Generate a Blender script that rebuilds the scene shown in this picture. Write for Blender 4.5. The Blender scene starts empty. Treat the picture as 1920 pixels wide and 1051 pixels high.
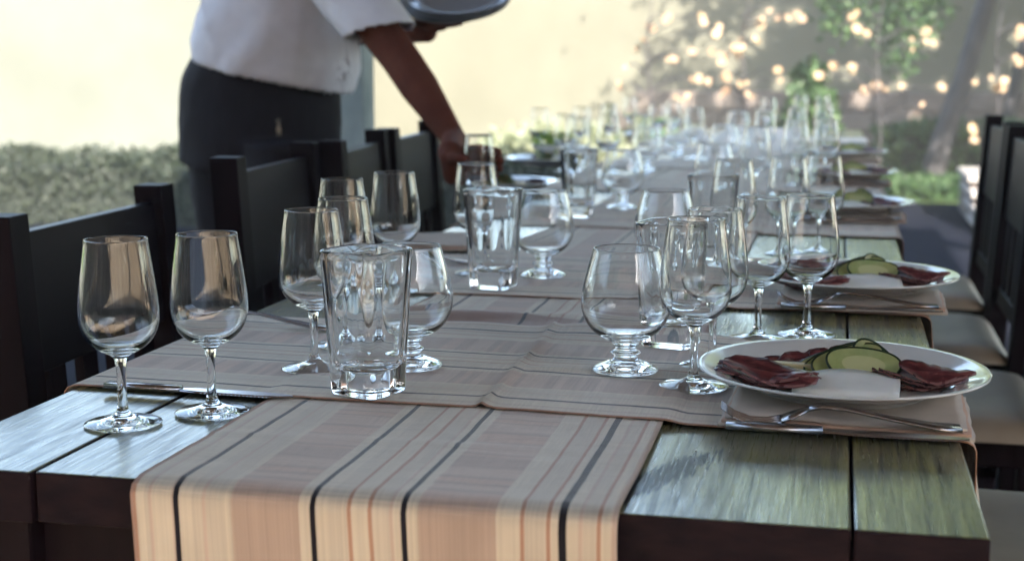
import bpy, bmesh, math, random
from mathutils import Vector, Matrix, Euler, noise
R = math.radians
rnd = random.Random(7)
sc = bpy.context.scene
C = bpy.data.collections.new('terrace_lunch'); sc.collection.children.link(C)

# ------------------------------------------------------------------ camera
CAMZ = 1.07; FPX = 2685.0
PITCH = math.atan(410/2685); YAW = math.atan(615/2716)
cam = bpy.data.cameras.new('camera'); co = bpy.data.objects.new('camera', cam); C.objects.link(co)
co.location = (0, 0, CAMZ); co.rotation_euler = Euler((math.pi/2-PITCH, 0, YAW), 'XYZ')
cam.sensor_width = 36; cam.lens = FPX/1920*36; cam.clip_end = 500; cam.clip_start = .05
cam.dof.use_dof = True; cam.dof.focus_distance = 1.42; cam.dof.aperture_fstop = 6.0
sc.camera = co
FWD = Vector((-math.sin(YAW)*math.cos(PITCH), math.cos(YAW)*math.cos(PITCH), -math.sin(PITCH)))
RGT = Vector((math.cos(YAW), math.sin(YAW), 0)); UPV = RGT.cross(FWD)
def ray(x, y): return FWD*FPX + RGT*(x-960) - UPV*(y-525.5)
def on(x, y, z=.75):                      # point of the photograph on a level z
    d = ray(x, y); return Vector((0, 0, CAMZ)) + d*((z-CAMZ)/d.z)
def atY(x, y, Y):                         # point of the photograph at depth Y
    d = ray(x, y); return Vector((0, 0, CAMZ)) + d*(Y/d.y)

# ------------------------------------------------------------------ light
SUN = Vector((.40, -.75, .52)).normalized()         # towards the sun
w = bpy.data.worlds.new('World'); sc.world = w; w.use_nodes = True
nt = w.node_tree; nt.nodes.clear()
sky = nt.nodes.new('ShaderNodeTexSky'); sky.sky_type = 'NISHITA'; sky.sun_disc = False
sky.sun_elevation = math.asin(SUN.z); sky.sun_rotation = math.atan2(SUN.x, SUN.y)
sky.air_density = 1.2; sky.dust_density = 1.4; sky.ozone_density = 1.6
bg = nt.nodes.new('ShaderNodeBackground'); bg.inputs[1].default_value = .12
wo = nt.nodes.new('ShaderNodeOutputWorld')
nt.links.new(sky.outputs[0], bg.inputs[0]); nt.links.new(bg.outputs[0], wo.inputs[0])
sl = bpy.data.lights.new('sun', 'SUN'); sl.energy = 3.8; sl.angle = R(.53); sl.color = (1, .93, .80)
so = bpy.data.objects.new('sun', sl); C.objects.link(so)
so.rotation_euler = SUN.to_track_quat('Z', 'Y').to_euler(); so.location = (4, -6, 8)
vs = sc.view_settings; sc.display_settings.display_device = 'sRGB'
vs.view_transform = 'Standard'; vs.look = 'None'; vs.gamma = 1; vs.use_curve_mapping = False
vs.exposure = 2.9
cy = sc.cycles
cy.max_bounces = 36; cy.transmission_bounces = 36; cy.diffuse_bounces = 4; cy.glossy_bounces = 10
cy.transparent_max_bounces = 16; cy.use_denoising = True; cy.caustics_reflective = True
cy.caustics_refractive = True; cy.sample_clamp_indirect = 6.0; cy.blur_glossy = .3

# ------------------------------------------------------------------ helpers
def tag(o, label=None, cat=None, group=None, kind=None):
    if label: o['label'] = label
    if cat: o['category'] = cat
    if group: o['group'] = group
    if kind: o['kind'] = kind
    return o
def empty(name, loc=(0, 0, 0), rz=0, label=None, cat=None, group=None):
    o = bpy.data.objects.new(name, None); C.objects.link(o); o.empty_display_size = .05
    o.location = loc; o.rotation_euler = (0, 0, rz); return tag(o, label, cat, group)
class MB:
    def __init__(s): s.v = []; s.f = []; s.m = []
    def add(s, vs_, fs, mi=0):
        b = len(s.v); s.v += [tuple(v) for v in vs_]
        for f in fs: s.f.append(tuple(i+b for i in f)); s.m.append(mi)
        return s
    def box(s, a, b, mi=0, M=None):
        x0, y0, z0 = a; x1, y1, z1 = b
        vs_ = [Vector(p) for p in ((x0,y0,z0),(x1,y0,z0),(x1,y1,z0),(x0,y1,z0),(x0,y0,z1),(x1,y0,z1),(x1,y1,z1),(x0,y1,z1))]
        if M: vs_ = [M @ v for v in vs_]
        return s.add(vs_, [(0,3,2,1),(4,5,6,7),(0,1,5,4),(1,2,6,5),(2,3,7,6),(3,0,4,7)], mi)
    def tube(s, pts, rad, n=10, mi=0, flat=None, cap=True):
        pts = [Vector(p) for p in pts]; k = len(pts)
        if not hasattr(rad, '__len__'): rad = [rad]*k
        prev = None; rings = []
        for i, p in enumerate(pts):
            t = (pts[min(i+1, k-1)]-pts[max(i-1, 0)]).normalized()
            if prev is None:
                a = Vector((0, 0, 1)) if abs(t.z) < .9 else Vector((0, 1, 0)); a = (a-t*a.dot(t)).normalized()
            else: a = (prev-t*prev.dot(t)).normalized()
            prev = a; b = t.cross(a); r = rad[i]
            ra, rb = r if hasattr(r, '__len__') else (r, r)
            rings.append([p+a*math.cos(2*math.pi*j/n)*ra+b*math.sin(2*math.pi*j/n)*rb for j in range(n)])
        vs_ = [q for r in rings for q in r]; fs = []
        for i in range(k-1):
            for j in range(n): fs.append((i*n+j, i*n+(j+1) % n, (i+1)*n+(j+1) % n, (i+1)*n+j))
        if cap:
            fs.append(tuple(range(n))[::-1]); fs.append(tuple((k-1)*n+j for j in range(n)))
        return s.add(vs_, fs, mi)
    def lathe(s, prof, n=40, mi=0):
        """prof: (r, z) list, r=0 only at the ends"""
        rows = []; vs_ = []; fs = []
        for r, z in prof:
            if r < 1e-6: rows.append([len(vs_)]); vs_.append((0, 0, z))
            else:
                rows.append(list(range(len(vs_), len(vs_)+n)))
                vs_ += [(r*math.cos(2*math.pi*j/n), r*math.sin(2*math.pi*j/n), z) for j in range(n)]
        for a, b in zip(rows, rows[1:]):
            for j in range(n):
                k = (j+1) % n
                if len(a) == 1: fs.append((a[0], b[k], b[j]))
                elif len(b) == 1: fs.append((a[j], a[k], b[0]))
                else: fs.append((a[j], a[k], b[k], b[j]))
        return s.add(vs_, fs, mi)
    def mesh(s, name, mats, smooth=False):
        me = bpy.data.meshes.new(name); me.from_pydata(s.v, [], s.f)
        for m in (mats if isinstance(mats, (list, tuple)) else [mats]): me.materials.append(m)
        me.polygons.foreach_set('material_index', s.m)
        if smooth: me.polygons.foreach_set('use_smooth', [True]*len(s.f))
        me.update(); return me
    def obj(s, name, mats, parent=None, smooth=False, bevel=0, recalc=False):
        o = bpy.data.objects.new(name, s.mesh(name, mats, smooth)); C.objects.link(o)
        if recalc: fixn(o.data)
        if parent: o.parent = parent
        if bevel: bev(o, bevel)
        return o
def fixn(me):
    bm = bmesh.new(); bm.from_mesh(me); bmesh.ops.recalc_face_normals(bm, faces=bm.faces); bm.to_mesh(me); bm.free()
def bev(o, wd, seg=2):
    m = o.modifiers.new('bevel', 'BEVEL'); m.width = wd; m.segments = seg; m.limit_method = 'ANGLE'; m.angle_limit = R(40)
    return o
def mobj(name, me, parent=None):
    o = bpy.data.objects.new(name, me); C.objects.link(o)
    if parent: o.parent = parent
    return o
def children(o): return list(o.children)
def copy_tree(o, parent=None):
    ks = KIDS.get(o.name) or children(o)
    c = o.copy(); C.objects.link(c)
    if parent: c.parent = parent; c.matrix_parent_inverse = o.matrix_parent_inverse.copy()
    for ch in ks: copy_tree(ch, c)
    return c
KIDS = {}

# ------------------------------------------------------------------ materials
def mat(name, col=(.5,.5,.5), rough=.5, spec=.5, metal=0, **kw):
    m = bpy.data.materials.new(name); m.use_nodes = True
    b = m.node_tree.nodes['Principled BSDF']
    b.inputs['Base Color'].default_value = (*col, 1); b.inputs['Roughness'].default_value = rough
    b.inputs['Metallic'].default_value = metal; b.inputs['Specular IOR Level'].default_value = spec
    for k, v in kw.items(): b.inputs[k.replace('_', ' ')].default_value = v
    return m
def N(m, t, **kw):
    n = m.node_tree.nodes.new(t)
    for k, v in kw.items(): setattr(n, k, v)
    return n
def L(m, a, b): m.node_tree.links.new(a, b)
def P(m): return m.node_tree.nodes['Principled BSDF']
def coords(m, scale=(1,1,1), kind='Object'):
    tc = N(m, 'ShaderNodeTexCoord'); mp = N(m, 'ShaderNodeMapping'); mp.inputs['Scale'].default_value = scale
    L(m, tc.outputs[kind], mp.inputs[0]); return mp.outputs[0]
def ntex(m, vec, scale, detail=4, rough=.55, dist=0):
    n = N(m, 'ShaderNodeTexNoise'); n.inputs['Scale'].default_value = scale; n.inputs['Detail'].default_value = detail
    n.inputs['Roughness'].default_value = rough; n.inputs['Distortion'].default_value = dist
    L(m, vec, n.inputs['Vector']); return n.outputs['Fac']
def ramp(m, fac, stops, const=False):
    r = N(m, 'ShaderNodeValToRGB'); e = r.color_ramp.elements
    while len(e) < len(stops): e.new(.5)
    for i, (p, c) in enumerate(stops):
        e[i].position = p; e[i].color = (*c, 1) if len(c) == 3 else c
    if const: r.color_ramp.interpolation = 'CONSTANT'
    L(m, fac, r.inputs[0]); return r.outputs[0]
def mixc(m, fac, a, b, mode='MIX'):
    n = N(m, 'ShaderNodeMix', data_type='RGBA', blend_type=mode)
    for s, v in ((0, fac), (6, a), (7, b)):
        if isinstance(v, (int, float)): n.inputs[s].default_value = v
        elif isinstance(v, tuple): n.inputs[s].default_value = (*v, 1)
        else: L(m, v, n.inputs[s])
    return n.outputs[2]
def math_(m, op, a, b=0.0, c=None):
    n = N(m, 'ShaderNodeMath', operation=op)
    for i, v in enumerate((a, b, c)):
        if v is None: continue
        if isinstance(v, (int, float)): n.inputs[i].default_value = v
        else: L(m, v, n.inputs[i])
    return n.outputs[0]
def bump(m, h, strength=.3, dist=.002):
    b = N(m, 'ShaderNodeBump'); b.inputs['Strength'].default_value = strength; b.inputs['Distance'].default_value = dist
    L(m, h, b.inputs['Height']); L(m, b.outputs[0], P(m).inputs['Normal'])
def noisy(name, c1, c2, scale=8, rough=.6, stretch=(1,1,1), bs=.2, bd=.002, spec=.5, **kw):
    m = mat(name, c1, rough, spec, **kw); v = coords(m, stretch)
    f = ntex(m, v, scale); L(m, ramp(m, f, [(.3, c1), (.7, c2)]), P(m).inputs['Base Color']); bump(m, f, bs, bd); return m

GLASS = mat('clear_glass', (.985, .99, .988), 0, .5, Transmission_Weight=1.0, IOR=1.5)
DARKWOOD = noisy('dark_stained_wood', (.005, .0025, .005), (.011, .006, .009), 30, .5, (1, 1, .12), .25, .001, .07)
ENDWOOD = noisy('dark_end_grain', (.006, .0035, .007), (.017, .009, .012), 60, .6, (.6, 1, 1.6), .5, .002, .08)
STEEL = mat('cutlery_steel', (.42, .40, .41), .2, .5, 1.0)
CHINA = mat('white_glazed_china', (.74, .73, .70), .12, .5, Coat_Weight=.5, Coat_Roughness=.04)

def wood_top(seed):
    m = mat('varnished_plank_%d' % seed, rough=.3, spec=.3, Coat_Weight=.7, Coat_Roughness=.13, Coat_IOR=1.45)
    tc = N(m, 'ShaderNodeTexCoord'); mp = N(m, 'ShaderNodeMapping')
    mp.inputs['Location'].default_value = (seed*3.1, seed*1.7, 0); L(m, tc.outputs['Object'], mp.inputs[0])
    sx = N(m, 'ShaderNodeMapping'); sx.inputs['Scale'].default_value = (24, 1.0, 24); L(m, mp.outputs[0], sx.inputs[0])
    g = ntex(m, sx.outputs[0], 5, 8, .65, .6)              # long grain
    sf = N(m, 'ShaderNodeMapping'); sf.inputs['Scale'].default_value = (130, 3.0, 130); L(m, mp.outputs[0], sf.inputs[0])
    fine = ntex(m, sf.outputs[0], 6, 5, .6)
    kn = N(m, 'ShaderNodeTexVoronoi'); kn.inputs['Scale'].default_value = 3.4; kn.inputs['Randomness'].default_value = 1
    sk = N(m, 'ShaderNodeMapping'); sk.inputs['Scale'].default_value = (2.4, .9, 1); L(m, mp.outputs[0], sk.inputs[0]); L(m, sk.outputs[0], kn.inputs['Vector'])
    patch = ntex(m, mp.outputs[0], 7, 4, .6)
    c = ramp(m, g, [(.32, (.018, .016, .016)), (.42, (.085, .080, .040)), (.54, (.20, .19, .065)), (.72, (.36, .32, .11))])
    worn = ramp(m, patch, [(.42, (0,0,0)), (.62, (1,1,1))])
    c = mixc(m, worn, c, mixc(m, .55, c, (.20, .205, .155)))
    knot = ramp(m, math_(m, 'ADD', kn.outputs['Distance'], math_(m, 'MULTIPLY', math_(m, 'SUBTRACT', fine, .5), .16)), [(.035, (1,1,1)), (.12, (0,0,0))])
    c = mixc(m, knot, c, (.016, .013, .018))
    fr = ramp(m, fine, [(.30, (.45,.45,.45)), (.5, (1,1,1))])
    c = mixc(m, .7, c, mixc(m, 1.0, c, fr, 'MULTIPLY'))
    cw = ramp(m, math_(m, 'ADD', math_(m, 'MULTIPLY', g, .6), math_(m, 'MULTIPLY', fine, .4)), [(.38, (.10,)*3), (.60, (.66,)*3)])
    L(m, math_(m, 'MULTIPLY', cw, math_(m, 'SUBTRACT', 1.0, N_lum(m, knot))), P(m).inputs['Coat Weight'])
    L(m, c, P(m).inputs['Base Color'])
    L(m, ramp(m, fine, [(.3, (.42,)*3), (.7, (.22,)*3)]), P(m).inputs['Roughness'])
    h = math_(m, 'ADD', math_(m, 'MULTIPLY', g, .7), math_(m, 'MULTIPLY', fine, .3))
    b = N(m, 'ShaderNodeBump'); b.inputs['Strength'].default_value = .35; b.inputs['Distance'].default_value = .0015
    L(m, h, b.inputs['Height']); L(m, b.outputs[0], P(m).inputs['Normal'])
    b2 = N(m, 'ShaderNodeBump'); b2.inputs['Strength'].default_value = .22; b2.inputs['Distance'].default_value = .0010
    L(m, math_(m, 'ADD', h, math_(m, 'MULTIPLY', patch, .9)), b2.inputs['Height']); L(m, b2.outputs[0], P(m).inputs['Coat Normal'])
    return m

BEI = (.58, .505, .405); PCH = (.56, .435, .352); ORG = (.45, .26, .18); BLK = (.012, .010, .016); CRM = (.63, .55, .435)
def cloth(name, axis, lo, hi, band=None):
    """woven stripes running across `axis` between lo and hi, in object coordinates"""
    m = mat(name, BEI, .9, .15, Sheen_Weight=.45, Sheen_Roughness=.4)
    tc = N(m, 'ShaderNodeTexCoord'); sp = N(m, 'ShaderNodeSeparateXYZ'); L(m, tc.outputs['UV'], sp.inputs[0])
    u = sp.outputs[0]; v = sp.outputs[1]
    wob = ntex(m, coords(m, (1,1,1)), 14, 2)
    uu = math_(m, 'ADD', u, math_(m, 'MULTIPLY', math_(m, 'SUBTRACT', wob, .5), .006))
    st = [(0, ORG), (.010, CRM), (.030, BEI), (.036, PCH), (.043, CRM), (.086, PCH), (.0935, BLK), (.1035, CRM), (.13, BEI), (.155, PCH), (.163, BEI), (.20, CRM),
          (.215, PCH), (.362, CRM), (.385, BLK), (.396, CRM), (.425, BEI), (.462, ORG), (.470, CRM), (.505, ORG), (.514, BEI), (.548, PCH), (.555, CRM)]
    st2 = [(.5735, BLK), (.584, CRM), (.606, PCH), (.765, CRM), (.812, ORG), (.820, BEI), (.862, ORG), (.868, CRM), (.886, BLK), (.899, CRM),
           (.925, PCH), (.931, BEI), (.958, ORG), (.968, CRM), (.987, PCH)]
    a = ramp(m, uu, st, True); b = ramp(m, uu, [(0, CRM)]+st2, True)
    c = mixc(m, math_(m, 'GREATER_THAN', uu, .5735), a, b)
    # weft bars inside the two wide blocks
    def inside(x0, x1): return math_(m, 'MULTIPLY', math_(m, 'GREATER_THAN', uu, x0), math_(m, 'LESS_THAN', uu, x1))
    blk = math_(m, 'ADD', inside(.215, .362), inside(.606, .765))
    n1 = N(m, 'ShaderNodeTexNoise', noise_dimensions='1D'); n1.inputs['Scale'].default_value = 30; n1.inputs['Detail'].default_value = 1
    L(m, v, n1.inputs['W'])
    bars = ramp(m, n1.outputs['Fac'], [(.44, (1,1,1)), (.47, (.80,.78,.78)), (.58, (.80,.78,.78)), (.61, (1.0,.93,.90))])
    c = mixc(m, math_(m, 'MULTIPLY', blk, .85), c, mixc(m, 1.0, c, bars, 'MULTIPLY'))
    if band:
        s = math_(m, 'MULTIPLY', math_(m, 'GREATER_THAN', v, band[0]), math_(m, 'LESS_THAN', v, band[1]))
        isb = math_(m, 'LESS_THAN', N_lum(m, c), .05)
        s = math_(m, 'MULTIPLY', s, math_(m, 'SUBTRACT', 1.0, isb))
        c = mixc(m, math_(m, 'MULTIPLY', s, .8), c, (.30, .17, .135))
    # thread grain
    w1 = N(m, 'ShaderNodeTexWave', wave_type='BANDS', bands_direction='X'); w1.inputs['Scale'].default_value = 260; w1.inputs['Distortion'].default_value = .5
    w2 = N(m, 'ShaderNodeTexWave', wave_type='BANDS', bands_direction='Y'); w2.inputs['Scale'].default_value = 260; w2.inputs['Distortion'].default_value = .5
    ob = coords(m, (1,1,1)); L(m, ob, w1.inputs['Vector']); L(m, ob, w2.inputs['Vector'])
    sv = N(m, 'ShaderNodeMapping'); sv.inputs['Scale'].default_value = (400, 18, 1); L(m, tc.outputs['UV'], sv.inputs[0])
    slub = ntex(m, sv.outputs[0], 1, 3); su = N(m, 'ShaderNodeMapping'); su.inputs['Scale'].default_value = (6, 500, 1); L(m, tc.outputs['UV'], su.inputs[0])
    slub2 = ntex(m, su.outputs[0], 1, 3)
    sl_ = math_(m, 'ADD', math_(m, 'MULTIPLY', slub, .5), math_(m, 'MULTIPLY', slub2, .5))
    c = mixc(m, .55, c, mixc(m, 1.0, c, ramp(m, sl_, [(.36, (.62,)*3), (.62, (1.12,)*3)]), 'MULTIPLY'))
    L(m, c, P(m).inputs['Base Color'])
    big = ntex(m, ob, 9, 3)
    h = math_(m, 'ADD', math_(m, 'MULTIPLY', math_(m, 'ADD', w1.outputs['Fac'], w2.outputs['Fac']), .12), math_(m, 'MULTIPLY', big, 2.4))
    h = math_(m, 'ADD', h, math_(m, 'MULTIPLY', sl_, .5))
    bump(m, h, .5, .0025); return m
def N_lum(m, c):
    n = N(m, 'ShaderNodeRGBToBW'); L(m, c, n.inputs[0]); return n.outputs[0]

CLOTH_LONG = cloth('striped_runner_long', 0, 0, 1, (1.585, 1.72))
CLOTH_CROSS = cloth('striped_runner_cross', 0, 0, 1)

# ================================================================== SETTING
def struct(o): return tag(o, kind='structure')
FLOOR = noisy('dark_slate_floor', (.012, .014, .022), (.02, .023, .032), 3, .85, (1,1,1), .2, .004, .05)
v = coords(FLOOR, (1,1,1)); br = N(FLOOR, 'ShaderNodeTexBrick'); br.offset = .5
br.inputs['Scale'].default_value = 1.6; br.inputs['Mortar Size'].default_value = .012
br.inputs['Color1'].default_value = (.007, .008, .014, 1); br.inputs['Color2'].default_value = (.011, .012, .019, 1); br.inputs['Mortar'].default_value = (.006, .006, .008, 1)
L(FLOOR, v, br.inputs['Vector']); L(FLOOR, br.outputs[0], P(FLOOR).inputs['Base Color'])
struct(MB().box((-9, .37, -.12), (9, 11.4, 0)).obj('terrace_floor', FLOOR))
PAVE = noisy('sunlit_sandstone_paving', (.62, .46, .32), (.72, .56, .41), 2.5, .8)
struct(MB().box((-30, -30, -.14), (30, .35, -.004)).obj('sandstone_paving', PAVE))
EARTH = noisy('lawn_ground', (.05, .09, .025), (.10, .15, .04), 5, .9)
struct(MB().box((-60, 11.42, -.3), (60, 90, -.03)).obj('lawn_ground', EARTH))

# garden walls behind the table
PLC = noisy('cream_limewash', (.108, .112, .095), (.134, .140, .124), 1.0, .95, (1,1,1), .2, .01, .1)
CWX = atY(660, 200, 12.6).x
CREAMW = MB().box((-26, 12.6, -.03), (CWX, 12.9, 3.3)).box((-26, 12.55, 3.3), (CWX+.04, 12.95, 3.37)).obj('garden_wall', PLC)
tag(CREAMW, 'glaring sunlit cream garden wall behind the person on the left', 'wall')
YEL = noisy('ochre_limewash', (.112, .108, .084), (.134, .130, .103), 1.2, .95, (1,1,1), .2, .01, .1)
YW = empty('ochre_wall', (0, 15.2, 0), label='long ochre rendered wall with sun flecks behind the tree on the right', cat='wall')
WXS = atY(1190, 200, 15.2).x
MB().box((-8, 0, -.03), (WXS, .3, 2.6)).box((WXS, 0, .70), (3.45, .3, 2.6)).box((3.45, 0, .70), (12, .3, 1.40)).obj('wall_face', YEL, YW)
COP = noisy('dark_tile_coping', (.03, .04, .05), (.06, .07, .08), 12, .7)
for i in range(24):
    MB().box((3.45+i*.36, -.08, 1.402), (3.45+i*.36+.35, .38, 1.47)).obj('coping_tile', COP, YW)
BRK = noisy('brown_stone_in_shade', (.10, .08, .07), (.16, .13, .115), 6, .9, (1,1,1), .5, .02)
RW = empty('retaining_wall', (0, 15.02, 0), label='low brown stone retaining wall below the ochre wall', cat='wall')
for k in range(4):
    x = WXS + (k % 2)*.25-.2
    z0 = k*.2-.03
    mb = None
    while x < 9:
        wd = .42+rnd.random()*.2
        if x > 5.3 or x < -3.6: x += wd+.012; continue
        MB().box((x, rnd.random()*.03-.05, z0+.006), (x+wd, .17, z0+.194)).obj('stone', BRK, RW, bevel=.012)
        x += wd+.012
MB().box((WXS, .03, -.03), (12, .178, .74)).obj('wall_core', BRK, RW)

# lit foliage materials
def leafmat(name, a, b, trans=.35, rough=.5):
    m = mat(name, a, rough, .4, Transmission_Weight=0)
    oi = N(m, 'ShaderNodeTexCoord'); n = ntex(m, oi.outputs['Object'], 3.1, 2)
    g = N(m, 'ShaderNodeNewGeometry'); f = math_(m, 'ADD', math_(m, 'MULTIPLY', n, .75), math_(m, 'MULTIPLY', g.outputs['Random Per Island'], .45))
    c = ramp(m, f, [(.25, a), (.8, b)]); L(m, c, P(m).inputs['Base Color'])
    tr = N(m, 'ShaderNodeBsdfTranslucent'); L(m, mixc(m, .5, c, (a[0]*1.3, a[1]*1.5, a[2]*.6)), tr.inputs[0])
    mx = N(m, 'ShaderNodeMixShader'); mx.inputs[0].default_value = trans
    out = m.node_tree.nodes['Material Output']
    L(m, P(m).outputs[0], mx.inputs[1]); L(m, tr.outputs[0], mx.inputs[2]); L(m, mx.outputs[0], out.inputs[0]); return m
LEAF = leafmat('dark_leaf', (.030, .060, .028), (.065, .115, .045))
LEAFG = leafmat('green_leaf', (.05, .11, .03), (.12, .20, .05))
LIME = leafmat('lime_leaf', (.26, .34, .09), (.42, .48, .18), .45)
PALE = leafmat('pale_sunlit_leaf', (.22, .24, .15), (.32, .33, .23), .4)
HEDG = leafmat('grey_hedge_leaf', (.024, .032, .024), (.050, .062, .040))
BARK = noisy('grey_bark', (.026, .024, .028), (.06, .055, .058), 14, .9, (1,1,.25), .8, .01)

def leaf(mb, p, s, r=rnd):
    d = Vector((r.gauss(0,1), r.gauss(0,1), r.gauss(0,1)-.3)).normalized(); u = d.orthogonal().normalized()
    u = Matrix.Rotation(r.random()*6.28, 3, d) @ u; n = d.cross(u)
    l = s*(.8+.5*r.random()); wd = l*.28
    a = p; mid = p+d*l*.5+n*l*.06; e = p+d*l
    mb.add([a, mid+u*wd, e, mid-u*wd], [(0,1,2,3)])
def ingap(p, gaps, r):
    for q, rr in gaps:
        dv = p-q; t = dv.dot(SUN)
        if (dv-SUN*t).length < rr*r: return True
    return False

# ------------------------------------------------------------------ tree on the right
SPOTS = [(1386,72,6),(1421,74,5),(1362,141,6),(1398,158,5),(1355,177,5),(1462,153,5),(1410,184,4),(1620,63,6),(1596,125,8),(1546,139,6),
 (1621,175,9),(1647,168,5),(1688,158,6),(1764,163,6),(1828,152,5),(1862,148,5),(1881,162,6),(1716,213,6),(1828,243,7),(1913,67,9),
 (1738,57,5),(1750,79,5),(1709,74,4),(1493,26,7),(1443,22,6),(1426,45,6),(1599,31,6),(1910,117,5),(1380,98,8),(1360,102,6),(1335,96,6),
 (1249,38,13),(1225,55,10),(1172,122,12),(1125,90,14),(1287,182,8),(1270,184,6),(1130,60,12),(1190,40,10),(1310,150,5),(1300,95,6),(1150,30,14),(1100,130,12)]
gaps = []
for x, y, r_ in SPOTS:
    Y = 14.95 if y > 172 else 15.2
    gaps.append((atY(x, y, Y), r_*.0085+.055))
base = atY(1738, 330, 12.9); base.z = -.03
top = atY(1850, 0, base.y+.3); TREE = empty('leaning_tree', base, label='tree with a thin leaning grey trunk in front of the ochre wall', cat='tree')
b0 = base
dirv = (top-base); pts = [Vector((0,0,-.1)), Vector((0,0,.0))+dirv*.25, dirv*.55+Vector((.02,0,0)), dirv, dirv*1.6+Vector((.1,0,.1)), dirv*2.3+Vector((.3,-.3,.4))]
MB().tube(pts, [.115,.10,.09,.085,.07,.06], 10).obj('trunk', BARK, TREE, True)
def crown(name, root, parent, cen, rad, n, s, m, gaps=(), hang=(), seed=3, lims=None):
    r = random.Random(seed); mb = MB(); k = 0; root = Vector(root)
    clumps = []
    for i in range(300):
        while True:
            q = Vector((r.uniform(-1,1), r.uniform(-1,1), r.uniform(-1,1)))
            if q.length < 1: break
        clumps.append(Vector((cen[0]+q.x*rad[0], cen[1]+q.y*rad[1], cen[2]+q.z*rad[2])))
    while k < n:
        c = clumps[r.randrange(len(clumps))]
        p = c+Vector((r.gauss(0,.42), r.gauss(0,.42), r.gauss(0,.34)))
        k += 1
        if lims and not lims(p): continue
        if gaps and ingap(p, gaps, 1): continue
        leaf(mb, p-root, s, r)
    for (h0, h1, cnt) in hang:
        for i in range(cnt):
            t = r.random(); p = h0.lerp(h1, t)+Vector((r.gauss(0,.05), r.gauss(0,.10), r.gauss(0,.05)))
            leaf(mb, p-root, s*.7, r)
    return mb.obj(name, m, parent)
hang = []
r2 = random.Random(11)
for (x, y0, y1) in [(1545,-20,62),(1575,-30,78),(1600,-20,55),(1632,-20,70),(1660,-30,120),(1672,-20,125),(1690,-10,140),(1708,-20,110),(1725,-20,100),(1745,-20,60),(1765,-30,50),(1560,-20,45),(1650,-20,95),(1700,-20,120)]:
    hang.append((atY(x, y0-30, 11.0+r2.random()), atY(x+r2.uniform(-8,8), y1, 11.0+r2.random()), 70))
crown('crown', b0, TREE, (3.9, 10.6, 4.25), (3.1, 1.6, 2.1), 72000, .095, LEAF, gaps, hang, 3, lims=lambda p: p.z > 1.95)
mb = MB()
for a, b_, c_ in [((.9,-1.2,2.2),(2.4,-1.6,3.2),.03),((-.4,-.6,2.4),(-1.6,-1.0,3.6),.03),((.2,.5,2.5),(.6,1.0,4.6),.03)]:
    mb.tube([dirv*1.5, Vector(a)+Vector((.6,0,.6)), Vector(b_)+Vector((.6,0,.9))], [.04,.028,.012], 7)
mb.obj('limb', BARK, TREE, True)
# added saplings: warm leaves set at the light flecks, standing in for them
APR = leafmat('light_fleck_leaf', (.22, .125, .075), (.36, .25, .14), .3)
def sapling(px, label, spots, Y, seed):
    r = random.Random(seed); b = atY(px, 330, Y); b.z = -.03; t = empty('sapling', b, label=label, cat='sapling', group='added saplings standing in for light flecks')
    st = MB(); lf = MB(); tops = [Vector((0,0,0)), Vector((.03,.02,.6)), Vector((-.02,.0,1.2)), Vector((.03,.03,1.7)), Vector((.05,0,2.1))]
    st.tube(tops, [.010,.008,.006,.004,.003], 6)
    for (x, y, rr) in spots:
        for k in range(2 if rr < 7 else 3):
            p = atY(x+r.gauss(0,9 if k else 2), y+r.gauss(0,9 if k else 2), Y+r.uniform(-.25,.25))-b
            h = max(.25, min(1.9, p.z-.25*p.xy.length)); root = Vector((.03*math.sin(h*4), 0, h))
            st.tube([root, root.lerp(p, .55)+Vector((0,0,.05)), p], [.005,.0035,.002], 4)
            view = (Vector((0,0,CAMZ))-(p+b)).normalized(); n = (view+SUN*1.1+Vector((r.gauss(0,.25), r.gauss(0,.25), r.gauss(0,.25)))).normalized()
            u = n.orthogonal().normalized(); u = Matrix.Rotation(r.random()*6.28, 3, n) @ u; v_ = n.cross(u); s_ = (.012+rr*.0026)*r.uniform(.55, 1.15)
            lf.add([p+u*s_*math.cos(a)*1.25+v_*s_*math.sin(a)+n*.004*math.cos(2*a) for a in [i*math.pi/4 for i in range(8)]], [tuple(range(8))])
    st.obj('stem', BARK, t); lf.obj('leaves', APR, t); return t
sapling(1215, 'added sapling against the glaring wall at centre, leaves standing in for light flecks', [(1287,182,6),(1270,184,5),(1249,38,7),(1225,55,6),(1172,122,5),(1205,78,5),(1310,150,5),(1300,95,6),(1262,110,5),(1340,60,6),(1318,30,5),(1160,160,5)], 9.9, 7)
sapling(1392, 'added sapling left of the upright dark shrub, leaves standing in for light flecks', [q for q in SPOTS if 1300 < q[0] < 1520], 9.7, 1)
sapling(1640, 'added sapling between the dark shrub and leaning trunk, leaves standing in for light flecks', [q for q in SPOTS if 1520 < q[0] < 1770], 10.2, 2)
sapling(1862, 'added sapling right of the leaning trunk, leaves standing in for light flecks', [q for q in SPOTS if q[0] > 1770], 10.3, 3)
# second trunk at the right margin
b1 = on(1868, 330, -.03)
T2 = empty('garden_tree', b1, label='dim tree trunk at the right margin beside the chair back', cat='tree')
d2 = atY(1925, 60, b1.y)-b1
MB().tube([Vector((0,0,-.1)), d2*.5, d2, d2*2.2], [.07,.06,.055,.04], 9).obj('trunk', BARK, T2, True)
crown('crown', b1, T2, (b1.x+1.6, b1.y+.2, 3.9), (1.5, 1.2, 1.2), 12000, .10, LEAF, gaps, (), 5, lims=lambda p: p.z > 2)

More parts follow.
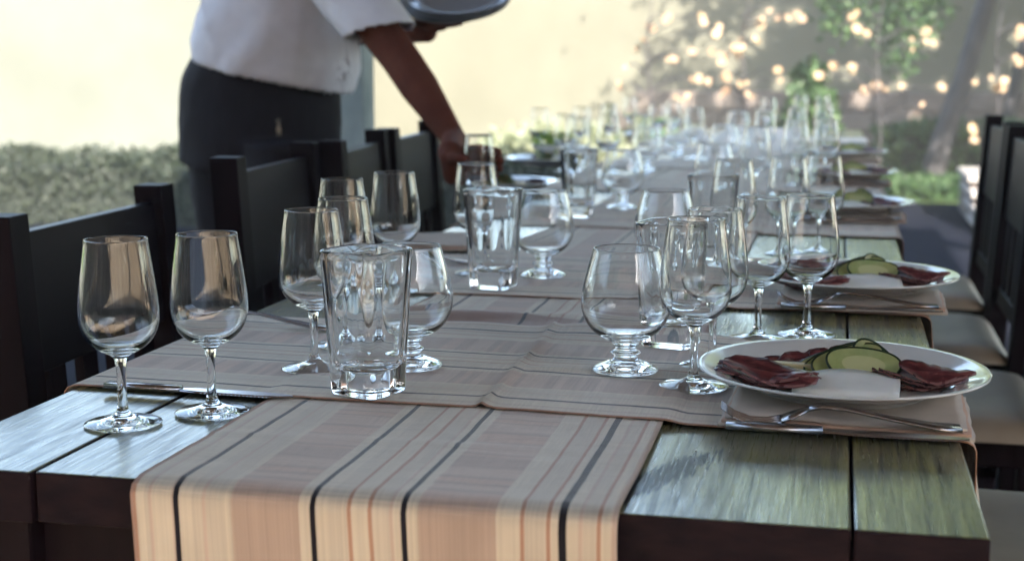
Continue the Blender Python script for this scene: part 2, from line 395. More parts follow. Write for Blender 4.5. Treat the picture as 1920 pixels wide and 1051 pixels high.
def bush(name, label, x0, x1, ytop, Y, m, n, s, depth=.5, spiky=0, seed=1):
    a = atY(x0, ytop, Y); b = atY(x1, ytop, Y); r = random.Random(seed)
    cx = (a.x+b.x)/2; root = Vector((cx, Y, -.02)); t = empty(name, root, label=label, cat='bush')
    mb = MB(); W = (b.x-a.x)/2; Ht = a.z+.02
    for i in range(n):
        u = r.uniform(-1,1); v_ = r.uniform(-1,1); hh = Ht*(1-.35*u*u)*(1-.2*v_*v_)*(.86+.22*noise.noise(Vector((u*4+seed, v_*2, 0))))
        z = hh*(1-r.random()**1.6*.95)
        leaf(mb, Vector((u*W, v_*depth, z)), s*(1.4 if r.random() < spiky else 1), r)
    mb.obj('foliage', m, t)
    st = MB()
    for i in range(5):
        u = r.uniform(-.5,.5)*W; st.tube([(u*.5, 0, -.02), (u, r.uniform(-.2,.2), Ht*.6)], [.015,.006], 5)
    st.obj('stem', BARK, t)
    return t
# left clipped hedge (one thing), right hedge, sunlit shrubs
def hedge(name, label, A, B, h, dep, m, n, s, seed):
    r = random.Random(seed); A = Vector(A); B = Vector(B); mid = (A+B)/2; t = empty(name, mid, label=label, cat='hedge'); mb = MB()
    dv = B-A; nn = Vector((-dv.y, dv.x, 0)).normalized()
    for i in range(n):
        u = r.random(); q = r.uniform(-.5,.5)*dep
        top_ = h*(1+.26*noise.noise(Vector((u*11, q*2, seed+3)))+.10*noise.noise(Vector((u*26, q*4, seed)))+.05*noise.noise(Vector((u*90, 0, seed))))
        z = top_*(1-r.random()**1.8)
        leaf(mb, A+dv*u+nn*q+Vector((0,0,z))-mid, s, r)
    mb.obj('foliage', m, t)
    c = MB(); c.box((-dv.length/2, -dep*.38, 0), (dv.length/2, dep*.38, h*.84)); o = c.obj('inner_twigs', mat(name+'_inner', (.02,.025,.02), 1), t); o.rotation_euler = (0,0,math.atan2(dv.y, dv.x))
    return t
hedge('clipped_hedge', 'low clipped grey green hedge behind the chairs on the left', (-8.2, 8.7, 0), (-1.7, 9.0, 0), .45, .7, HEDG, 36000, .045, 2)
hedge('dark_hedge', 'dark green hedge behind the plates at the far right', (.35, 13.6, -.03), (2.9, 13.6, -.03), .52, .7, LEAF, 9000, .08, 4)
hedge('grass_border', 'bright green border planting in front of the dark hedge', (.4, 12.3, -.03), (3.6, 12.5, -.03), .13, 1.1, LEAF, 9000, .07, 5)
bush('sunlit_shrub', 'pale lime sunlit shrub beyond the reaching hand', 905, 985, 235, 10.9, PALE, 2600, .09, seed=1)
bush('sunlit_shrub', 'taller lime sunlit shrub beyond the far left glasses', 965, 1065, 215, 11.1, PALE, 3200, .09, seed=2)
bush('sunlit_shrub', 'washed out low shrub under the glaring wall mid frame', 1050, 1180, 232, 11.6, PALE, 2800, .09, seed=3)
bush('garden_shrub', 'soft green shrub behind the far end of the table', 1190, 1350, 240, 12.2, LEAFG, 3000, .09, seed=4)
bush('garden_shrub', 'broad green shrub behind the far right glasses', 1340, 1590, 236, 12.5, LEAFG, 4200, .09, seed=6)
bush('tall_shrub', 'upright dark shrub rising above the far right glasses', 1482, 1560, 100, 11.9, LEAF, 2600, .11, depth=.35, seed=8)
# pale steps behind the right chair
STP = noisy('pale_stone_step', (.26,.235,.22), (.33,.30,.28), 5, .8)
p0 = on(1812, 445, 0)+Vector((.07, 0, 0))
ST = empty('garden_steps', (p0.x, p0.y, 0), label='pale sunlit stone steps glimpsed beside the far right chair', cat='steps')
for k in range(4):
    MB().box((0, k*.30, k*.082+.022), (1.3, k*.30+.9, k*.082+.062)).obj('step', STP, ST, bevel=.006)
MB().box((.02, .03, 0), (1.28, 1.9, .01)).box((.02, .30, .01), (1.28, 1.8, .08)).box((.02,.6,.08),(1.28,1.8,.16)).box((.02,.9,.16),(1.28,1.8,.245)).obj('riser', BRK, ST)

# ------------------------------------------------------------------ roof over the terrace
ROOF = empty('pergola_roof', (0, 1.6, 0), label='dark boarded roof on posts above the dining table', cat='roof')
mbm = noisy('roof_boards', (.17,.14,.12), (.26,.22,.19), 10, .7, (.2,4,1))
rx0, rx1, ry0, ry1 = -2.3, 2.75, -4.6, 4.0
yy = ry0
bme = MB().box((rx0, 0, 0), (rx1, .196, .03)).mesh('board', mbm)
while yy < ry1:
    o = mobj('board', bme, ROOF); o.location = (0, yy, 2.72); yy += .2
for x in (-1.9, -.7, .5, 1.7):
    MB().box((x-.05, ry0, 2.55), (x+.05, ry1, 2.718)).obj('rafter', DARKWOOD, ROOF)
WPOST = noisy('whitewashed_post', (.20, .24, .23), (.42, .45, .42), 9, .85, (1,1,.4), .5, .004)
pp = atY(663, 200, 4.75)
for (x, y) in ((pp.x, 4.75), (rx1-.2, 5.3), (-2.2, -2.8), (2.4, -2.8), (-2.2, 5.3), (-.1, -2.8)):
    r_ = .058
    MB().box((x-r_, y-r_-1.6, 0), (x+r_, y+r_-1.6, 2.548)).obj('post', WPOST, ROOF, bevel=.006)

PDK = empty('reflection_screen', (0, -5.6, 0), label='added dark board screen behind the viewpoint, shaping the glass reflections', cat='screen')  # added out of view to darken and streak the glass reflections
x = -6.4; r0 = random.Random(9)
while x < 6.4:
    wd = r0.choice((.22, .35, .5, .6)); MB().box((x, -.04, 0), (x+wd, .04, 2.95)).obj('screen_board', DARKWOOD, PDK); x += wd+r0.choice((.03, .06, .10, .14))
MB().box((-6.4, -.08, 1.9), (6.9, -.045, 1.98)).obj('screen_rail', DARKWOOD, PDK)
# garden behind the camera: lights the near side and shows in the glasses
TERRA = noisy('terracotta_render', (.36, .15, .085), (.44, .20, .12), 1.5, .9)
HW = empty('terracotta_house', (0, -12, 0), label='terracotta house with white shutters behind the viewpoint', cat='house')
MB().box((-14, -.4, -.02), (13, 0, 6.6)).obj('wall', TERRA, HW)
WHT = mat('white_paint', (.78,.78,.74), .5)
for x in (-8.5, -5.4, -2.4, .7, 3.6, 6.6):
    f_ = MB().box((x-.55, .002, .9), (x+.55, .06, 2.5)).obj('window', mat('dark_pane', (.03,.04,.05), .1), HW)
    for dx in (-.95, .57): MB().box((x+dx, .005, .88), (x+dx+.38, .07, 2.52)).obj('shutter', WHT, HW)
for i, (x0, x1) in enumerate([(-9, -6.2), (-3.6, -1.6), (2.0, 4.6)]):
    hedge('box_hedge', ['clipped box hedge left of the house door', 'clipped box hedge before the house middle', 'clipped box hedge right of the viewpoint'][i], (x0, -8, 0), (x1, -8, 0), 1.0, .6, LEAFG, 1500, .14, 20+i)
hedge('sky_blocking_hedge', 'added tall dark hedge along the right terrace flank, blocking reflected sky', (6.4, -8, 0), (6.4, 4, 0), 2.5, .8, LEAF, 7000, .20, 51)  # flank hedges added out of view to keep horizon sky off the glasses
hedge('sky_blocking_hedge', 'added tall dark hedge along the left terrace flank, blocking reflected sky', (-6.6, -8, 0), (-6.6, 1.5, 0), 2.3, .8, LEAF, 6000, .20, 52)
for s_x, lab in ((2.95, 'right'), (-2.55, 'left')):  # unseen post rows added to cut glass reflections into narrow streaks
    BS = empty('reflection_posts', (s_x, 0, 0), label='added slim dark posts along the %s side of the terrace, breaking up reflections' % lab, cat='trellis')
    for i in range(15):
        y = -2.8+i*.38+.05*math.sin(i*2.3); MB().box((-.03, y, 0), (.03, y+(.07, .05, .12)[i % 3], 2.68)).obj('streak_post', DARKWOOD, BS)
    MB().box((-.02, -2.8, .95), (.02, 2.75, 1.0)).obj('streak_rail', DARKWOOD, BS)
def simple_tree(x, y, h, label, seed, lm=LEAFG, n=3200, wd=.3):
    t = empty('shade_tree', (x, y, 0), label=label, cat='tree')
    MB().tube([(0,0,-.1), (.1,0,h*.35), (.05,.1,h*.7)], [.13,.1,.05], 8).obj('trunk', BARK, t, True)
    crown('crown', (x, y, 0), t, (x, y, h*.78), (h*wd, h*.3, h*.30), n, .22, lm, (), (), seed)
simple_tree(-6.8, -6.2, 4.4, 'shade tree on the paving behind the viewpoint at left', 31)
simple_tree(-4.9, -7.2, 5.2, 'added tree behind the left end of the timber screen, veiling reflected sky', 45, LEAFG, 5000, .32)  # unseen tree added to screen sky from the glass reflections
simple_tree(-9.5, 2.5, 5.0, 'garden tree beyond the left side of the terrace', 33)
simple_tree(8.0, 3.5, 4.6, 'garden tree beyond the right side of the terrace', 34)
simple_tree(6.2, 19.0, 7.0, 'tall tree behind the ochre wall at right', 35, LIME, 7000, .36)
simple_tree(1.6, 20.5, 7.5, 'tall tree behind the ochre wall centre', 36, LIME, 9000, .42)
# ------------------------------------------------------------------ haze in the sunlit garden
HZM = bpy.data.materials.new('thin_haze'); HZM.use_nodes = True
n_ = HZM.node_tree; n_.nodes.clear(); ho = n_.nodes.new('ShaderNodeOutputMaterial'); pv = n_.nodes.new('ShaderNodeVolumePrincipled')
pv.inputs['Color'].default_value = (1, .97, .86, 1); pv.inputs['Density'].default_value = .0062; pv.inputs['Anisotropy'].default_value = 0
n_.links.new(pv.outputs[0], ho.inputs['Volume'])
tag(MB().box((-32, -32, -1.2), (32, 30, 10.5)).obj('haze', HZM), kind='stuff')

# ================================================================== TABLE
TX0, TX1, TY0, TY1, TZ = -.73, .112, .983, 7.0, .75
TABLE = empty('dining_table', ((TX0+TX1)/2, TY0, 0), label='long dark timber table with a varnished plank top laid for lunch', cat='table')
TO = TABLE.location.copy()
edges = [-.73, -.612, -.50, -.395, -.275, -.158, .0195, .112]
WOODS = [wood_top(i) for i in range(4)]
st_m = WOODS[1]                            # black stain in the grain of one plank
tc = N(st_m, 'ShaderNodeTexCoord'); mp = N(st_m, 'ShaderNodeMapping'); a_ = on(1225, 890); mp.vector_type = 'TEXTURE'
mp.inputs['Location'].default_value = (a_.x-TO.x+.006, a_.y-TO.y, .75); mp.inputs['Rotation'].default_value = (0, 0, R(-24)); mp.inputs['Scale'].default_value = (.016, .085, 1)
L(st_m, tc.outputs['Object'], mp.inputs[0]); vl = N(st_m, 'ShaderNodeVectorMath', operation='LENGTH'); L(st_m, mp.outputs[0], vl.inputs[0])
sv_ = N(st_m, 'ShaderNodeMapping'); sv_.inputs['Scale'].default_value = (90, 5, 1); L(st_m, tc.outputs['Object'], sv_.inputs[0])
sn_ = ntex(st_m, sv_.outputs[0], 4, 4)
mk = ramp(st_m, math_(st_m, 'ADD', vl.outputs['Value'], math_(st_m, 'MULTIPLY', math_(st_m, 'SUBTRACT', sn_, .55), 2.6)), [(.8, (1,1,1)), (1.0, (0,0,0))])
oldc = P(st_m).inputs['Base Color'].links[0].from_socket
L(st_m, mixc(st_m, mk, oldc, (.010, .009, .014)), P(st_m).inputs['Base Color'])
oldw = P(st_m).inputs['Coat Weight'].links[0].from_socket; L(st_m, math_(st_m, 'MULTIPLY', oldw, math_(st_m, 'SUBTRACT', 1.0, N_lum(st_m, mk))), P(st_m).inputs['Coat Weight'])
for i in range(7):
    x0, x1 = edges[i]+.0012, edges[i+1]-.0012
    o = MB().box((x0-TO.x, .002*((i*5) % 3), TZ-.042), (x1-TO.x, TY1-TO.y, TZ-(.0006 if i % 2 else 0)), 0).obj('plank', [WOODS[[0,2,3,2,3,1,0][i]], ENDWOOD], TABLE)
    for p in o.data.polygons:
        if abs(p.normal.z) < .5: p.material_index = 1
    bev(o, .0018)
MB().box((TX0+.05-TO.x, .045, .60), (TX1-.05-TO.x, .075, .707)).box((TX0+.05-TO.x, 5.9, .60), (TX1-.05-TO.x, 5.93, .707)) \
  .box((TX0+.05-TO.x, .076, .60), (TX0+.08-TO.x, 5.899, .707)).box((TX1-.08-TO.x, .076, .60), (TX1-.05-TO.x, 5.899, .707)).obj('apron', DARKWOOD, TABLE)
for x in (TX0+.01, TX1-.10):
    for y in (.022, 2.9, 5.82):
        bev(MB().box((x-TO.x, y, 0), (x+.09-TO.x, y+.09, .7065 if y != 2.9 else .599)).obj('leg', DARKWOOD, TABLE), .004)

# ------------------------------------------------------------------ table linen
def sheet(name, m, nu, nv, f, label, group, loc, thick=.0009):
    vs_ = []; uv = []
    for j in range(nv+1):
        for i in range(nu+1):
            p, t = f(i/nu, j/nv); vs_.append(p-Vector(loc)); uv.append(t)
    fs = [(j*(nu+1)+i, j*(nu+1)+i+1, (j+1)*(nu+1)+i+1, (j+1)*(nu+1)+i) for j in range(nv) for i in range(nu)]
    me = bpy.data.meshes.new(name); me.from_pydata(vs_, [], fs); me.materials.append(m)
    ul = me.uv_layers.new(name='UVMap')
    for l in me.loops: ul.data[l.index].uv = uv[l.vertex_index]
    me.polygons.foreach_set('use_smooth', [True]*len(fs)); me.update()
    if sum(p.normal.z for p in me.polygons) < 0: me.flip_normals()
    o = bpy.data.objects.new(name, me); C.objects.link(o); o.location = loc
    s = o.modifiers.new('thickness', 'SOLIDIFY'); s.thickness = thick; s.offset = 1
    return tag(o, label, 'cloth', group)
RX0, RX1 = -.519, -.143
def nz(x, y, z=0): return noise.noise(Vector((x, y, z)))
def longf(u, t):
    DROP = .42; BR = .010
    total = DROP + BR*math.pi/2 + (TY1+.02-TY0)
    # dense sampling near the front
    s = total*(t**1.8)
    x = RX0+u*(RX1-RX0)
    if s < DROP:
        q = DROP-s; y = TY0-BR-.004-.006*(q/DROP)*math.sin(u*9+q*5)-.004*nz(u*5, q*9, 3)*(q/.1 if q < .1 else 1); z = TZ-BR+.002-q
        x += (-.0045*q/DROP*(u-.5)*4)+.003*nz(q*8, 1)
    elif s < DROP+BR*math.pi/2:
        a = (s-DROP)/BR; y = TY0-.004-BR*math.cos(a); z = TZ+.002-BR+BR*math.sin(a)
    else:
        y = TY0-.004+(s-DROP-BR*math.pi/2); z = TZ+.002
        g = math.exp(-((y-1.735-.12*(u-.5))/.022)**2)*(.006+.0045*math.sin(u*7+.4))
        z += max(0, g)+.0008*(1+nz(x*30, y*22))+.0006*(1+nz(x*9, y*7, 5))
        z += .0011*math.exp(-(abs(u-.5-.004*nz(y*3, 2))/.012)**1.2)+.0013*math.exp(-(abs(y-1.115-.012*u)/.004)**1.2)
        x += .0025*nz(y*4, 7)
    return Vector((x, y, z)), (u, y)
sheet('table_runner', CLOTH_LONG, 56, 520, longf, 'striped beige and peach runner laid lengthwise and hanging over the near table end', None, (-.33, 1.0, .75))
CR = [(1.245, 1.655), (1.866, 2.275), (2.70, 3.12), (3.50, 3.90), (4.28, 4.68), (5.06, 5.46), (5.84, 6.24)]
crl = ['nearest striped runner laid crosswise, under the first plate and snifters', 'second crosswise striped runner, under the second plate from the front',
 'third crosswise striped runner, beneath the third plate', 'fourth crosswise striped runner, beneath the fourth plate', 'fifth crosswise striped runner beneath the fifth plate',
 'sixth crosswise striped runner near the far end', 'farthest crosswise striped runner at the far table end']
c_a, c_b = on(925, 752), on(1045, 618)
def crossf(k):
    y0, y1 = CR[k]; HL, HR = .09, (.075 if k == 0 else .06); BR = .009
    W = TX1-TX0+.004
    def f(u, t):
        tot = HL+HR+BR*math.pi+W; s = tot*u; side = 0
        yy = y0+t*(y1-y0)
        if s < HL: x = TX0-BR-.002-.004*nz(yy*9, k); z = TZ+.002-BR-(HL-s)
        elif s < HL+BR*math.pi/2: a = (s-HL)/BR; x = TX0-.002-BR*math.cos(a); z = TZ+.002-BR+BR*math.sin(a)
        elif s < HL+BR*math.pi/2+W: x = TX0-.002+(s-HL-BR*math.pi/2); z = TZ+.002; side = 1
        elif s < HL+BR*math.pi+W: a = (s-HL-BR*math.pi/2-W)/BR; x = TX1+.002+BR*math.sin(a); z = TZ+.002-BR+BR*math.cos(a)
        else: q = s-HL-BR*math.pi-W; x = TX1+.002+BR+.006*math.sin(yy*40+k)*q/.06+q*.06; z = TZ+.002-BR-q
        y = yy-.0345*(x+.355)+.0018*math.sin(x*17+k*2)*(1-2*t)
        if side:
            e = min(1, max(0, (x-(RX0-.02))/.02))*min(1, max(0, (RX1+.02-x)/.02))
            z += .0030*(e*e*(3-2*e))+.0007*(1+nz(x*13, y*26, k))
            if k == 0:
                d_ = (c_b-c_a).xy.normalized(); rel = (Vector((x, y))-c_a.xy); sd = rel.x*d_.y-rel.y*d_.x
                z += .0050*math.exp(-(abs(sd)/.0045)**1.2)
                z += .0035*math.exp(-((x+.27)/.12)**2)*max(0, (t-.75)/.25)**1.5*(1.2+math.sin(x*40))
                z += .0022*math.exp(-((y-1.44-.10*(x+.1))/.012)**2)*(1 if x > -.3 else .3)
            else:
                z += .0034*math.exp(-(abs(x-(-.30+.05*k-.02*t))/.005)**1.3)
                z += .0025*math.exp(-(abs(t-.62-.2*(x+.3))/.05)**1.5)
        return Vector((x, y, z)), (t, x)
    return f
for k in range(7):
    sheet('cross_runner', CLOTH_CROSS, 190 if k < 3 else 90, 60 if k < 3 else 26, crossf(k), crl[k], 'striped runners laid across the table', ((TX0+TX1)/2, (CR[k][0]+CR[k][1])/2, .75))
CZ = .0042      # height of a cross runner above the table off the long runner
NAPM = noisy('beige_linen_napkin', (.50, .43, .37), (.56, .49, .42), 40, .9, (1,1,1), .25, .001, .1)
NAPP = noisy('peach_linen_fold', (.52, .34, .26), (.58, .40, .31), 40, .9, (1,1,1), .25, .001, .1)
def napkin(loc, w, d, rz, label, seed=0, z=TZ+CZ):
    """folded linen napkin: three soft layers"""
    t = empty('napkin', (loc[0], loc[1], z), rz, label, 'napkin', 'folded napkins by the plates')
    for L_ in range(3):
        nu, nv = 26, 10; vs_ = []; ww = w-.006*L_; dd = d-.004*L_
        th = .0024
        for j in range(nv+1):
            for i in range(nu+1):
                u, v_ = i/nu, j/nv; x = (u-.5)*ww; y = (v_-.5)*dd
                zz = L_*(th+.0007)+.0011*(1+nz(x*24+seed, y*30, L_))+.0022*max(0, math.sin((u*2.2+seed*.4)*math.pi))*(1-v_)*(L_*.5)
                vs_.append((x+.002*nz(v_*5, L_), y+.003*nz(u*4, L_, seed), zz))
        fs = [(j*(nu+1)+i, j*(nu+1)+i+1, (j+1)*(nu+1)+i+1, (j+1)*(nu+1)+i) for j in range(nv) for i in range(nu)]
        m_ = MB().add(vs_, fs).obj('fold', NAPP if L_ == 1 else NAPM, t, True)
        s = m_.modifiers.new('t', 'SOLIDIFY'); s.thickness = th; s.offset = 1
    return t

# ------------------------------------------------------------------ cutlery
def strip(path, widths, th):
    """bar following a path in x-z with given widths in y"""
    vs_ = []
    for (x, z), w_ in zip(path, widths):
        vs_ += [(x, -w_/2, z), (x, w_/2, z), (x, w_/2*.8, z+th), (x, -w_/2*.8, z+th)]
    fs = []
    for i in range(len(path)-1):
        a = i*4; b = a+4
        for j in range(4): k = (j+1) % 4; fs.append((a+j, b+j, b+k, a+k))
    fs.append((0,1,2,3)); e = (len(path)-1)*4; fs.append((e+3,e+2,e+1,e)); return vs_, fs
def fork_mesh():
    """tines at -x, prongs curved up"""
    p = [(.0,.0025),(.03,.003),(.06,.006),(.085,.012),(.10,.0135),(.112,.012),(.124,.006)]
    h = MB(); vs_, fs = strip([(.0,.001),(.02,.002),(.05,.006),(.08,.011),(.098,.0125),(.108,.011)], [.020,.018,.011,.007,.007,.012], .0022)
    h.add(vs_, fs)
    vs_, fs = strip([(.108,.011),(.118,.007),(.128,.003)], [.012,.021,.023], .0018); h.add(vs_, fs)
    t = MB()
    for k in range(4):
        y = (k-1.5)*.0062
        vs_, fs = strip([(.128,.003),(.138,.0008),(.15,.001),(.162,.005),(.172,.0115)], [.0042,.0038,.0034,.003,.0016], .0016)
        t.add([(a, b+y, c) for a, b, c in vs_], fs)
    return h.mesh('handle', STEEL, True), t.mesh('tine_row', STEEL, True)
FKH, FKT = fork_mesh()
def fork(loc, rz, label, z):
    t = empty('fork', (loc[0], loc[1], z), rz, label, 'fork', 'forks lying by the plates'); mobj('handle', FKH, t); mobj('tines', FKT, t); t.scale = (1.16, 1.16, 1.25); return t
kb = MB(); vs_, fs = strip([(.0,.0),(.03,.0),(.08,.0)], [.014,.015,.012], .005); kb.add(vs_, fs); KNH = kb.mesh('handle', STEEL, True)
kb = MB(); vs_, fs = strip([(.08,.0015),(.10,.0015),(.16,.0015),(.185,.0015),(.197,.0015)], [.010,.016,.018,.013,.002], .0014); kb.add(vs_, fs)
for i in range(18): kb.add([(.105+i*.004, -.0095, .0017), (.109+i*.004, -.0095, .0017), (.107+i*.004, -.0112, .0019), (.107+i*.004,-.0095,.003)], [(0,1,3),(0,2,1),(1,2,3),(2,0,3)])
KNB = kb.mesh('blade', STEEL, False)
def knife(loc, rz, label, z):
    t = empty('table_knife', (loc[0], loc[1], z), rz, label, 'knife', 'knives lying by the plates'); mobj('handle', KNH, t); mobj('blade', KNB, t); return t

# ------------------------------------------------------------------ glassware
def cat_prof(P0, n=3):
    """catmull-rom resample of an (r,z) profile"""
    P_ = [Vector(p) for p in P0]; out = []
    for i in range(len(P_)-1):
        a = P_[max(i-1, 0)]; b = P_[i]; c = P_[i+1]; d = P_[min(i+2, len(P_)-1)]
        for k in range(n):
            t = k/n; out.append(.5*((2*b)+(c-a)*t+(2*a-5*b+4*c-d)*t*t+(3*b-a-3*c+d)*t*t*t))
    out.append(P_[-1]); return [(max(0, p.x), p.y) for p in out]
def glassmesh(name, prof, n=44, cat=3, inward=False):
    return MB().lathe(cat_prof(prof, cat), n).mesh(name, GLASS, True)
# tasting glass
wf = glassmesh('foot', [(0,.0016),(.010,.0010),(.022,.0005),(.0315,.0002),(.0338,.0008),(.0338,.0019),(.0300,.0030),(.0200,.0048),(.0105,.0078),(.0062,.0115),(.0046,.016)])
ws = glassmesh('stem', [(.0046,.016),(.0041,.026),(.0040,.036),(.0042,.047),(.0048,.055),(.0062,.0605)], 28)
wb = glassmesh('bowl', [(.0062,.0605),(.0100,.0638),(.0170,.0672),(.0245,.0725),(.0308,.0805),(.0343,.0905),(.0352,.1010),(.0344,.1140),(.0325,.1300),(.0302,.1460),(.0283,.1590),(.0276,.1654),
   (.0272,.1661),(.0267,.1655),(.0273,.1590),(.0292,.1460),(.0315,.1300),(.0334,.1140),(.0341,.1010),(.0332,.0912),(.0297,.0820),(.0235,.0748),(.0160,.0702),(.0080,.0682),(0,.0677)])
# snifter
sf_ = glassmesh('foot', [(0,.0040),(.012,.0030),(.024,.0012),(.0315,.0002),(.0340,.0012),(.0338,.0030),(.0310,.0048),(.0225,.0080),(.0150,.0110),(.0120,.0140)])
ss = glassmesh('stem', [(.0120,.0140),(.0120,.0155),(.0150,.0178),(.0152,.0195),(.0122,.0215),(.0108,.0235),(.0112,.0258),(.0138,.0282),(.0140,.0300)], 36)
sb = glassmesh('bowl', [(.0140,.0300),(.0185,.0325),(.0270,.0365),(.0360,.0440),(.0425,.0545),(.0455,.0665),(.0452,.0790),(.0425,.0930),(.0388,.1070),(.0352,.1200),(.0338,.1252),
   (.0333,.1262),(.0325,.1254),(.0338,.1200),(.0374,.1070),(.0411,.0930),(.0438,.0790),(.0441,.0670),(.0411,.0560),(.0345,.0460),(.0250,.0395),(.0140,.0372),(0,.0368)])
# square tumbler
def tumbler_mesh():
    n = 96; rows = []; vs_ = []; fs = []
    def ring(hw, z, e, rip=0):
        r = []
        for j in range(n):
            a = 2*math.pi*(j+.5)/n; c, s = math.cos(a), math.sin(a)
            k = (abs(c)**e+abs(s)**e)**(-1/e); r.append(len(vs_)); vs_.append((hw*k*c, hw*k*s, z))
        rows.append(r)
    def pt(z): rows.append([len(vs_)]); vs_.append((0,0,z))
    pt(.0015)
    OE = 6.0; IE = 4.2
    for hw, z, e in [(.014,.0012,3),(.022,.0004,5),(.0262,0,OE),(.0276,.0010,OE),(.0281,.003,OE)]+[(.0281+.0068*q/12, .003+.1325*q/12, OE) for q in range(1, 13)]+[(.0349,.1370,OE),(.0345,.1379,5.4),(.0338,.1376,4.8),(.0333,.1366,IE)]+[(.0333-.0073*q/12, .1366-.1016*q/12, IE) for q in range(1, 13)]+[
        (.0252,.0300,3.9),(.0232,.0262,3.3),(.0198,.0240,2.8),(.0140,.0228,2.3),(.007,.0223,2)]: ring(hw, z, e)
    pt(.0222)
    for a, b in zip(rows, rows[1:]):
        for j in range(n):
            k = (j+1) % n
            if len(a) == 1: fs.append((a[0], b[k], b[j]))
            elif len(b) == 1: fs.append((a[j], a[k], b[0]))
            else: fs.append((a[j], a[k], b[k], b[j]))
    return MB().add(vs_, fs).mesh('square_tumbler', GLASS, True)
TM = tumbler_mesh()
GK = 0
def put_glass(kind, x, y, label, tilt=0, sc_=1.0, lift=0):
    """kind w/s/t standing on table point p"""
    global GK; GK += 1
    p = on(x, y, TZ+.004); px_, py_ = p.x, p.y
    z = TZ+.0005
    incr = any(a-.0345*(px_+.355) < py_ < b-.0345*(px_+.355) for a, b in CR)
    inl = RX0 < px_ < RX1
    if incr: z = TZ+.0046
    if inl: z = TZ+(.0080 if incr else .0050)
    z += lift
    rz = rnd.random()*6.28
    if kind == 't':
        rz = R(-9)+rnd.uniform(-.25, .2)
        o = mobj('square_tumbler', TM); o.location = (px_, py_, z); o.rotation_euler = (0, 0, rz)
        return tag(o, label, 'tumbler', 'square tumblers along the table')
    nm, parts, cat, grp = ('wine_glass', (('foot', wf), ('stem', ws), ('bowl', wb)), 'wine glass', 'tasting glasses along the table') if kind == 'w' else \
        ('snifter_glass', (('foot', sf_), ('stem', ss), ('bowl', sb)), 'snifter', 'snifters along the table')
    t = empty(nm, (px_, py_, z), rz, label, cat, grp)
    t.scale = (sc_,)*3
    for n_, me in parts: mobj(n_, me, t)
    return t
GL = [
 ('w', 231,787,'tasting glass nearest the left front corner, standing on bare wood'),
 ('w', 398,766,'tasting glass beside the front left one, at the corner of the crosswise runner'),
 ('s',1172,701,'snifter at centre right, alone in front on the nearest crosswise runner'),
 ('s', 768,693,'snifter directly behind the nearest square tumbler on the left'),
 ('t', 691,742,'nearest square tumbler, thick based, on the edge of the first crosswise runner'),
 ('w', 590,692,'tasting glass just left of the nearest square tumbler'),
 ('w', 648,648,'tasting glass half hidden behind the nearest square tumbler'),
 ('w', 645,562,'tasting glass in front of the second left chair back, left of a pair'),
 ('w', 742,548,'tasting glass before the dark chair backs, right of a pair'),
 ('w', 893,514,'tasting glass just under the reaching hand, beside the second tumbler'),
 ('t', 925,543,'second square tumbler on the left, in front of the reaching hand'),
 ('s',1018,522,'snifter right beside the second square tumbler on the left'),
 ('w',1300,726,'tasting glass left of the nearest food plate, in front of its twin'),
 ('w',1335,688,'tasting glass close behind the one left of the nearest food plate'),
 ('t',1258,652,'square tumbler standing behind the front right snifter'),
 ('s',1246,522,'second snifter on the right, behind the front right snifter'),
 ('w',1420,631,'left glass of the pair behind the nearest food plate'),
 ('w',1512,622,'right glass of the pair behind the nearest food plate'),
 ('w',1372,508,'tasting glass before the second right tumbler and left of the second plate'),
 ('t',1335,489,'second square tumbler on the right row'),
 ('w',1475,479,'left glass of the second pair on the right side'),
 ('w',1540,474,'right glass of the second pair on the right side'),
 ('t',1085,409,'third square tumbler of the left row, left of the round snifter'),
 ('s',1167,394,'snifter in the middle of the table beside the third left tumbler'),
 ('s',1338,372,'third snifter of the right row, above the second right tumbler'),
 ('w',1415,374,'tasting glass left of the third pair on the right side'),
 ('w',1490,349,'left glass of the third pair on the right side'),
 ('w',1546,344,'right glass of the third pair on the right side'),
 ('s',1357,316,'fourth snifter of the right row'),
 ('w',1432,312,'tasting glass left of the fourth pair on the right side'),
 ('w',1492,290,'left glass of the fourth pair on the right side'),
 ('w',1543,281,'right glass of the fourth pair on the right side'),
 ('s',1383,272,'fifth snifter of the right row, blurred'),
 ('w',1440,262,'blurred tasting glass right of the fifth right snifter'),
 ('w',1500,246,'left glass of the farthest pair on the right side'),
 ('w',1541,245,'right glass of the farthest pair on the right side'),
 ('s',1212,318,'snifter second in the middle row behind the round one'),
 ('t',1203,287,'fourth square tumbler of the left row'),
 ('s',1272,289,'small blurred snifter right of the fourth left tumbler'),
 ('w',1082,336,'tasting glass behind the third left tumbler'),
 ('w',1140,322,'tasting glass behind and left of the middle snifter'),
 ('w',1090,290,'blurred tasting glass at the far left row'),
 ('w',1142,282,'blurred tasting glass second in the far left row'),
 ('t',1140,258,'farthest square tumbler of the left row'),
 ('w',1180,250,'tasting glass at the far left end of the table'),
 ('s',1232,248,'farthest snifter near the table end'),
 ('w',1262,268,'blurred tasting glass just right of the farthest snifter'),
 ('w',1300,300,'blurred tasting glass between the middle and right rows'),
 ('w',1012,300,'tasting glass at the far left edge behind the salad bowl'),
 ('w',1060,318,'tasting glass at the far left edge beside the salad bowl'),
]
for g in GL: put_glass(*g)
K = put_glass('w', 898, 411, 'tasting glass gripped by the reaching hand', lift=.004)

